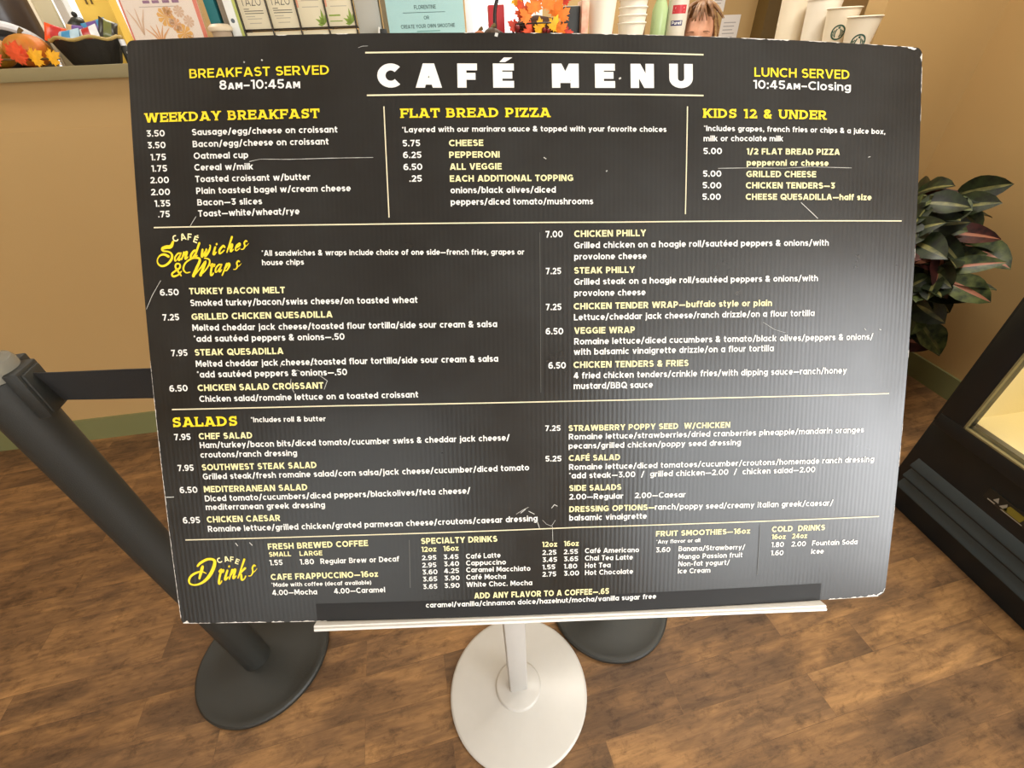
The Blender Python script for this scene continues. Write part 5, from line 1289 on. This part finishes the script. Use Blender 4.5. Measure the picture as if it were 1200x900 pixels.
cup_stack(.765, 2.005, ZL, 6, .042, .050, .055, .022, M_CUP, 'ringed stack on the ledge', 'nested cups on the ledge')
carton('straw_carton', .700, .716, 2.07, 2.11, .20, mat('bright_red_card', (206, 60, 56), .5), 'thin red carton between the two cup stacks on the ledge', 'carton', None, flap)
carton('stirrer_carton', .828, .842, 2.06, 2.10, .15, mat('brown_card', (150, 112, 84), .6), 'thin brown carton behind the green bottle', 'carton', None, flap)

gb = thing('green_bottle', (.868, 2.0, ZL), 'translucent pale green bottle left of the wipes canister', 'bottle')
MB().lathe([(.026, 0), (.028, .004), (.028, .09), (.014, .125), (.012, .14), (.0, .141)], 28).build('body', mat('pale_green_plastic', (176, 200, 148), .25), gb)
MB().lathe([(.014, .14), (.014, .165), (.0, .166)], 20).build('cap', mat('cream_cap', (230, 222, 200), .4), gb)
cn = thing('wipes_canister', (.930, 1.985, ZL), 'white wipes canister with red band and navy logo patch', 'canister')
MB().lathe([(.034, 0), (.0355, .003), (.0355, .145), (.033, .148), (.033, .165), (.0, .167)], 36).build('body', mat('white_canister', (226, 220, 208), .35), cn)
def cyl(r, x, y):   # x along the arc towards the viewer, y up
    a = RAD(-105) + x / r
    return (r * cos(a), r * sin(a), y)
mb = MB()
for k in range(8): 
    a, b = -.026 + .052 * k / 8, -.026 + .052 * (k + 1) / 8
    rect(mb, lambda x, y: cyl(.0358, x, y), a, .074, b, .098, 0)
    a, b = -.026 + .042 * k / 8, -.026 + .042 * (k + 1) / 8
    rect(mb, lambda x, y: cyl(.0358, x, y), a, .040, b, .055, 1)
put_text(mb, 'Purell', -.022, .0435, .012, .0435, .0095, lambda x, y: cyl(.0361, x, y), 2, .18)
rect(mb, lambda x, y: cyl(.0361, x, y), -.016, .0875, .016, .0925, 2)
rect(mb, lambda x, y: cyl(.0361, x, y), -.02, .079, .018, .082, 2)
mb.build('canister_print', [mat('red_label', (196, 54, 62), .4), mat('navy_label', (52, 48, 104), .4), M_WHITE], cn, sharp=False)

# ---- logo cups on the lower worktop
ZW = 1.3005
def logo(mb, r, x0, y0, s, P):
    def disc(cx, cy, q, mi, n=22, rr=None):
        mb.add([P(x0 + (cx + q * cos(2 * pi * k / n)) * s, y0 + (cy + (rr or q) * sin(2 * pi * k / n)) * s) for k in range(n)], [tuple(range(n))], mi)
    disc(0, 0, 1, 0)
M_LOGO = mat('deep_green_print', (44, 84, 70), .5)
def logo_cup(t, rb, rt, h, ang):
    r_at = lambda y: rb + (rt - rb) * y / h + .0007
    def P(x, y):
        r = r_at(y); a = RAD(ang) + x / r
        return (r * cos(a), r * sin(a), y)
    mb = MB(); cy = h - .075; R_ = .024
    def ring(r0, r1, mi, n=28, lift=0):
        for k in range(n):
            a, b = 2 * pi * k / n, 2 * pi * (k + 1) / n
            mb.add([P(r0 * cos(a), cy + r0 * sin(a)), P(r1 * cos(a), cy + r1 * sin(a)), P(r1 * cos(b), cy + r1 * sin(b)), P(r0 * cos(b), cy + r0 * sin(b))], [(0, 1, 2, 3)], mi)
    ring(R_ * .80, R_, 0)
    # plain generic emblem: waves of green bands and a small star inside the ring
    for sx in (-1, 1):
        for k, (x, w) in enumerate(((.30, .16), (.55, .13), (.76, .10))):
            top = .45 - .14 * k
            for q in strip(catmull([(sx * x * R_, cy - .62 * R_ * (1 - .25 * k)), (sx * (x + .10) * R_, cy - .1 * R_), (sx * (x - .06) * R_, cy + top * R_)], 5), w * R_):
                mb.add([P(*p) for p in q], [(0, 1, 2, 3)], 0)
    star = [(R_ * (.26 if k % 2 == 0 else .11) * sin(pi * k / 5), cy + .6 * R_ + R_ * (.26 if k % 2 == 0 else .11) * cos(pi * k / 5)) for k in range(10)]
    mb.add([P(0, cy + .6 * R_)] + [P(*p) for p in star], [(0, 1 + k, 1 + (k + 1) % 10) for k in range(10)], 0)
    mb.build('logo', M_LOGO, t, sharp=False)['label'] = 'round green logo'
def tall_cups(x, y, n, label_top, ang, rb=.042, rt=.061, h=.185, pitch=.014, z=ZW, where='', with_logo=True, m=M_CUP2):
    first = None
    for k in range(n):
        lab = label_top if k == n - 1 else 'white takeaway cup nested under the top of the %s, number %s up' % (where, ('one', 'two', 'three', 'four', 'five', 'six', 'seven', 'eight', 'nine')[k])
        if first is None:
            first = make_cup('takeaway_cup', rb, rt, h, m, lab, 'takeaway cups on the worktop', (x, y, z))
            if with_logo: logo_cup(first, rb, rt, h, ang)
        else: dup(first, (x, y, z + k * pitch), lab, 'takeaway cups on the worktop')
tall_cups(1.602, 2.27, 1, 'tallest plain white takeaway cup, leftmost of the four on the worktop', -120, .042, .065, .362, with_logo=False)
tall_cups(1.626, 2.125, 1, 'tall plain white takeaway cup left of the two cups with green logos', -120, .040, .0635, .275, with_logo=False, m=M_CUP)
tall_cups(1.618, 1.995, 1, 'white takeaway cup with round green logo, the taller of the two logo cups', -126, .026, .058, .240)
tall_cups(1.612, 1.87, 1, 'white takeaway cup with round green logo, the shorter of the two logo cups', -126, .025, .055, .208)

# ---- papers pinned on the far wall
def paper(x0, x1, z0, z1, label, hd):
    t = thing('notice_paper', ((x0 + x1) / 2, 3.9985, (z0 + z1) / 2), label, 'paper')
    a, b = (x1 - x0) / 2, (z1 - z0) / 2
    MB().box((-a, -.0012, -b), (a, 0, b)).build('sheet', mat('white_paper', (232, 226, 220), .7), t)
    mb = MB(); P = lambda x, y: (x, -.0016, y)
    if hd: rect(mb, P, -a * .6, -b * .15, a * .6, b * .1, 1)
    for k in range(6): rect(mb, P, -a * .7, b * (.55 - .2 * k), a * (.6 - .12 * (k % 3)), b * (.55 - .2 * k) + .006, 0)
    mb.build('print_lines', [mat('grey_ink', (180, 174, 172), .7), mat('mauve_ink', (170, 120, 150), .7)], t)
paper(2.135, 2.235, 1.635, 1.80, 'white sheet with a mauve heading pinned higher on the far wall', True)
paper(2.235, 2.385, 1.40, 1.615, 'white sheet of grey print pinned lower beside the person', False)

# ------------------------------------------------------------------ the person behind the counter
PXX, PYY = 1.345, 2.62
per = thing('person', (PXX, PYY, 0), 'person with long light brown hair and bangs looking down behind the counter', 'person', rz=RAD(-24))
def skin_body():
    V = {'pel': (0, 0, .88, .13, .10), 'wai': (0, -.005, 1.00, .115, .085), 'che': (0, .0, 1.14, .135, .10), 'sho': (0, .005, 1.24, .10, .075), 'nec': (0, .0, 1.33, .052, .052), 'nek': (0, -.012, 1.40, .048, .050)}
    for s, sx in (('l', -1), ('r', 1)):
        V.update({s + 'sh': (.155 * sx, .005, 1.25, .052, .05), s + 'el': (.205 * sx, .0, 1.0, .042, .042), s + 'wr': (.17 * sx, -.16, .86, .027, .022), s + 'pa': (.155 * sx, -.215, .845, .036, .016),
                  s + 'hi': (.085 * sx, .0, .82, .095, .09), s + 'kn': (.09 * sx, -.01, .45, .058, .058), s + 'an': (.09 * sx, .02, .08, .036, .038), s + 'to': (.095 * sx, -.13, .035, .038, .026)})
        for k in range(4): V[s + 'f%d' % k] = ((.155 + (k - 1.5) * .017) * sx, -.265, .838, .0095, .0095); V[s + 'g%d' % k] = ((.155 + (k - 1.5) * .018) * sx, -.298 + abs(k - 1.3) * .006, .825, .008, .008)
        V[s + 'th'] = (.118 * sx, -.235, .84, .010, .010)
    E = [('pel', 'wai'), ('wai', 'che'), ('che', 'sho'), ('sho', 'nec'), ('nec', 'nek')]
    for s in 'lr':
        E += [('sho', s + 'sh'), (s + 'sh', s + 'el'), (s + 'el', s + 'wr'), (s + 'wr', s + 'pa'), (s + 'wr', s + 'th'), ('pel', s + 'hi'), (s + 'hi', s + 'kn'), (s + 'kn', s + 'an'), (s + 'an', s + 'to')]
        for k in range(4): E += [(s + 'pa', s + 'f%d' % k), (s + 'f%d' % k, s + 'g%d' % k)]
    ks = list(V); me = bpy.data.meshes.new('body_skeleton')
    me.from_pydata([V[k][:3] for k in ks], [(ks.index(a), ks.index(b)) for a, b in E], [])
    o = bpy.data.objects.new('body_skeleton', me); COL.objects.link(o)
    o.modifiers.new('s', 'SKIN'); o.modifiers.new('d', 'SUBSURF').levels = 2
    for d, k in zip(me.skin_vertices[0].data, ks): d.radius = V[k][3:]
    me.skin_vertices[0].data[0].use_root = True
    ev = o.evaluated_get(bpy.context.evaluated_depsgraph_get()); m2 = bpy.data.meshes.new_from_object(ev)
    vs = [v.co[:] for v in m2.vertices]; fs = [tuple(p.vertices) for p in m2.polygons]
    bpy.data.objects.remove(o)
    return vs, fs
HC = Vector((0, -.035, 1.49))
HT = Matrix.Translation(HC) @ Matrix.Rotation(RAD(8), 4, 'X')
def head_r(a, z):
    """radius factor by azimuth (front = -90 deg) and height -1..1: jaw narrower, brow, nose and sockets"""
    fr = -sin(a); k = 1.0
    if z < 0: k *= 1 - .22 * (-z) ** 1.4
    if fr > 0:
        d = a + pi / 2 if a < 0 else a - 1.5 * pi; d = math.atan2(sin(d), cos(d))
        k += .17 * math.exp(-(d / .13) ** 2) * math.exp(-((z + .22) / .16) ** 2)               # nose
        k += .05 * math.exp(-(d / .10) ** 2) * math.exp(-((z - .0) / .2) ** 2)
        for s in (-1, 1): k -= .055 * math.exp(-((d - s * .42) / .2) ** 2) * math.exp(-((z + .02) / .12) ** 2)   # sockets
        k += .03 * math.exp(-(d / .5) ** 2) * math.exp(-((z - .16) / .1) ** 2)                   # brow
        k += .05 * math.exp(-(d / .22) ** 2) * math.exp(-((z + .56) / .07) ** 2)                 # lips
        k += .05 * math.exp(-(d / .3) ** 2) * math.exp(-((z + .86) / .12) ** 2)                  # chin
    return k
vs, fs = skin_body()
bd = MB(); bd.add(vs, fs, 0, True)
bd.ball((0, 0, 0), (.074, .092, .112), 0, HT, seg=64, rings=48, f=head_r)
for s in (-1, 1): bd.ball((.076 * s, .008, -.012), (.011, .018, .032), 0, HT, seg=12, rings=10)
M_SKIN = mat('skin', (224, 166, 136), .5, noise=.06, nscale=60)
po = bd.build('body', M_SKIN, per, sharp=False)
_b = bmesh.new(); _b.from_mesh(po.data); bmesh.ops.remove_doubles(_b, verts=_b.verts, dist=1e-5); bmesh.ops.holes_fill(_b, edges=[e for e in _b.edges if len(e.link_faces) == 1], sides=0); bmesh.ops.recalc_face_normals(_b, faces=_b.faces[:]); _b.to_mesh(po.data); _b.free()
rm = po.modifiers.new('fuse', 'REMESH'); rm.mode = 'VOXEL'; rm.voxel_size = .0055; rm.use_smooth_shade = True
fused = bpy.data.meshes.new_from_object(po.evaluated_get(bpy.context.evaluated_depsgraph_get()))
po.modifiers.clear(); po.data = fused; fused.materials.clear(); fused.materials.append(M_SKIN)
fused.polygons.foreach_set('use_smooth', [True] * len(fused.polygons))
_b = bmesh.new(); _b.from_mesh(fused); _seen = set(); _parts = []
for _v in _b.verts:
    if _v in _seen: continue
    _st = [_v]; _seen.add(_v); _c = []
    while _st:
        _w = _st.pop(); _c.append(_w)
        for _e in _w.link_edges:
            _o = _e.other_vert(_w)
            if _o not in _seen: _seen.add(_o); _st.append(_o)
    _parts.append(_c)
_parts.sort(key=len)
bmesh.ops.delete(_b, geom=[v for c in _parts[:-1] for v in c], context='VERTS')
_b.to_mesh(fused); _b.free()
ey = []
for s in (-1, 1):
    e = MB(); P = [(HT @ Vector((s * (.030 + .017 * t), -.0835 + .010 * abs(t + .3) ** 2 - .0005, -.004 - .004 * (1 - t * t))))[:] for t in (-1, -.6, -.2, .2, .6, 1)]
    e.tube(P, [.0008, .0016, .002, .002, .0016, .0008], 6); e.build('eyelashes', mat('dark_lashes', (70, 44, 36), .7), per)
    e = MB(); P = [(HT @ Vector((s * (.031 + .021 * t), -.088 + .010 * (t + .2) ** 2, .019 - .006 * t * t)))[:] for t in (-1, -.5, 0, .5, 1)]
    e.tube(P, [.001, .002, .0022, .0018, .0008], 6); e.build('eyebrow', mat('brown_brow', (120, 82, 58), .7), per)
e = MB(); e.tube([(HT @ Vector((x, -.086 + 8 * x * x, -.062 - 2 * x * x)))[:] for x in (-.022, -.012, 0, .012, .022)], [.001, .003, .0035, .003, .001], 8); e.build('lips', mat('lips', (168, 92, 84), .5), per)
M_HAIR = mat('light_brown_hair', (138, 96, 58), .45, rgb2=(96, 62, 36), nscale=90); M_HAIR2 = mat('blonde_hair', (186, 150, 98), .45, rgb2=(142, 104, 64), nscale=90); M_HAIR_SHADE = mat('painted_hair_shadow', (58, 40, 30), .5)  # darkest tone paints the shade between the forward locks
hr = MB(); rnd = random.Random(9)
hr.ball((0, .012, .018), (.082, .092, .104), 0, HT, seg=40, rings=24, f=lambda a, z: 1.0 if (z > .45 or sin(a) > -.25) else .86)
for k in range(150):
    a = rnd.uniform(0, 2 * pi); front = -sin(a)
    if front > .5 and rnd.random() < .45: continue
    p = []
    for i in range(9):
        u = i / 8
        if front > .5:                                   # bangs down to the brow
            z = .118 - .058 * u ** 1.6; rr = .35 + .75 * u ** .6; x = cos(a) * .080 * rr * (1 + .45 * u); y = .01 - .105 * front * rr * .98 - .004
        else:                                            # side and back locks to the shoulders
            z = .12 - .36 * u ** 1.25 * (1 + .1 * sin(k)); rr = min(1.12, .3 + 1.5 * u ** .7); x = cos(a) * .086 * rr; y = .015 + sin(a) * .094 * rr
        p.append((HT @ Vector((x + .003 * sin(3 * u + k), y, z)))[:])
    hr.tube(p, [.004] + [.0085 * (1 - .1 * j) for j in range(7)] + [.0015], 6, 0 if rnd.random() < .75 else 1)
for k, (off, mi) in enumerate(((.0, 2), (.012, 2), (.024, 1), (.034, 1), (.045, 0))):      # long locks hanging forward on one side; dark ones paint the shadow between
    p = [(HT @ Vector((-.050 - .115 * u + off * 1.1 * u, -.02 - .045 * sin(pi * u * .6) - off * .5, .105 - .30 * u ** 1.15)))[:] for u in [i / 8 for i in range(9)]]
    hr.tube(p, [.006, .009, .010, .010, .010, .009, .008, .006, .002], 8, mi)
hr.build('hair', [M_HAIR, M_HAIR2, M_HAIR_SHADE], per, sharp=False)
top = MB(); top.lathe([(.165, .86), (.16, .90), (.135, 1.0), (.152, 1.12), (.165, 1.22), (.12, 1.285), (.066, 1.315), (.062, 1.322)], 40, sy=.76, caps=False)
for s in (-1, 1):
    top.tube([(.12 * s, .005, 1.255), (.165 * s, .005, 1.245), (.195 * s, .003, 1.12), (.207 * s, .0, 1.02)], [.06, .064, .056, .056], 20)
top.build('shirt', mat('dark_green_shirt', (44, 62, 52), .8, bump=.2, nscale=200), per, sharp=False)
tr_ = MB()
for s in (-1, 1): tr_.tube([(.08 * s, .0, .92), (.086 * s, .0, .80), (.09 * s, -.005, .45), (.09 * s, .02, .10)], [.115, .108, .074, .062], 24)
tr_.build('trousers', mat('black_trousers', (34, 34, 36), .8), per, sharp=False)
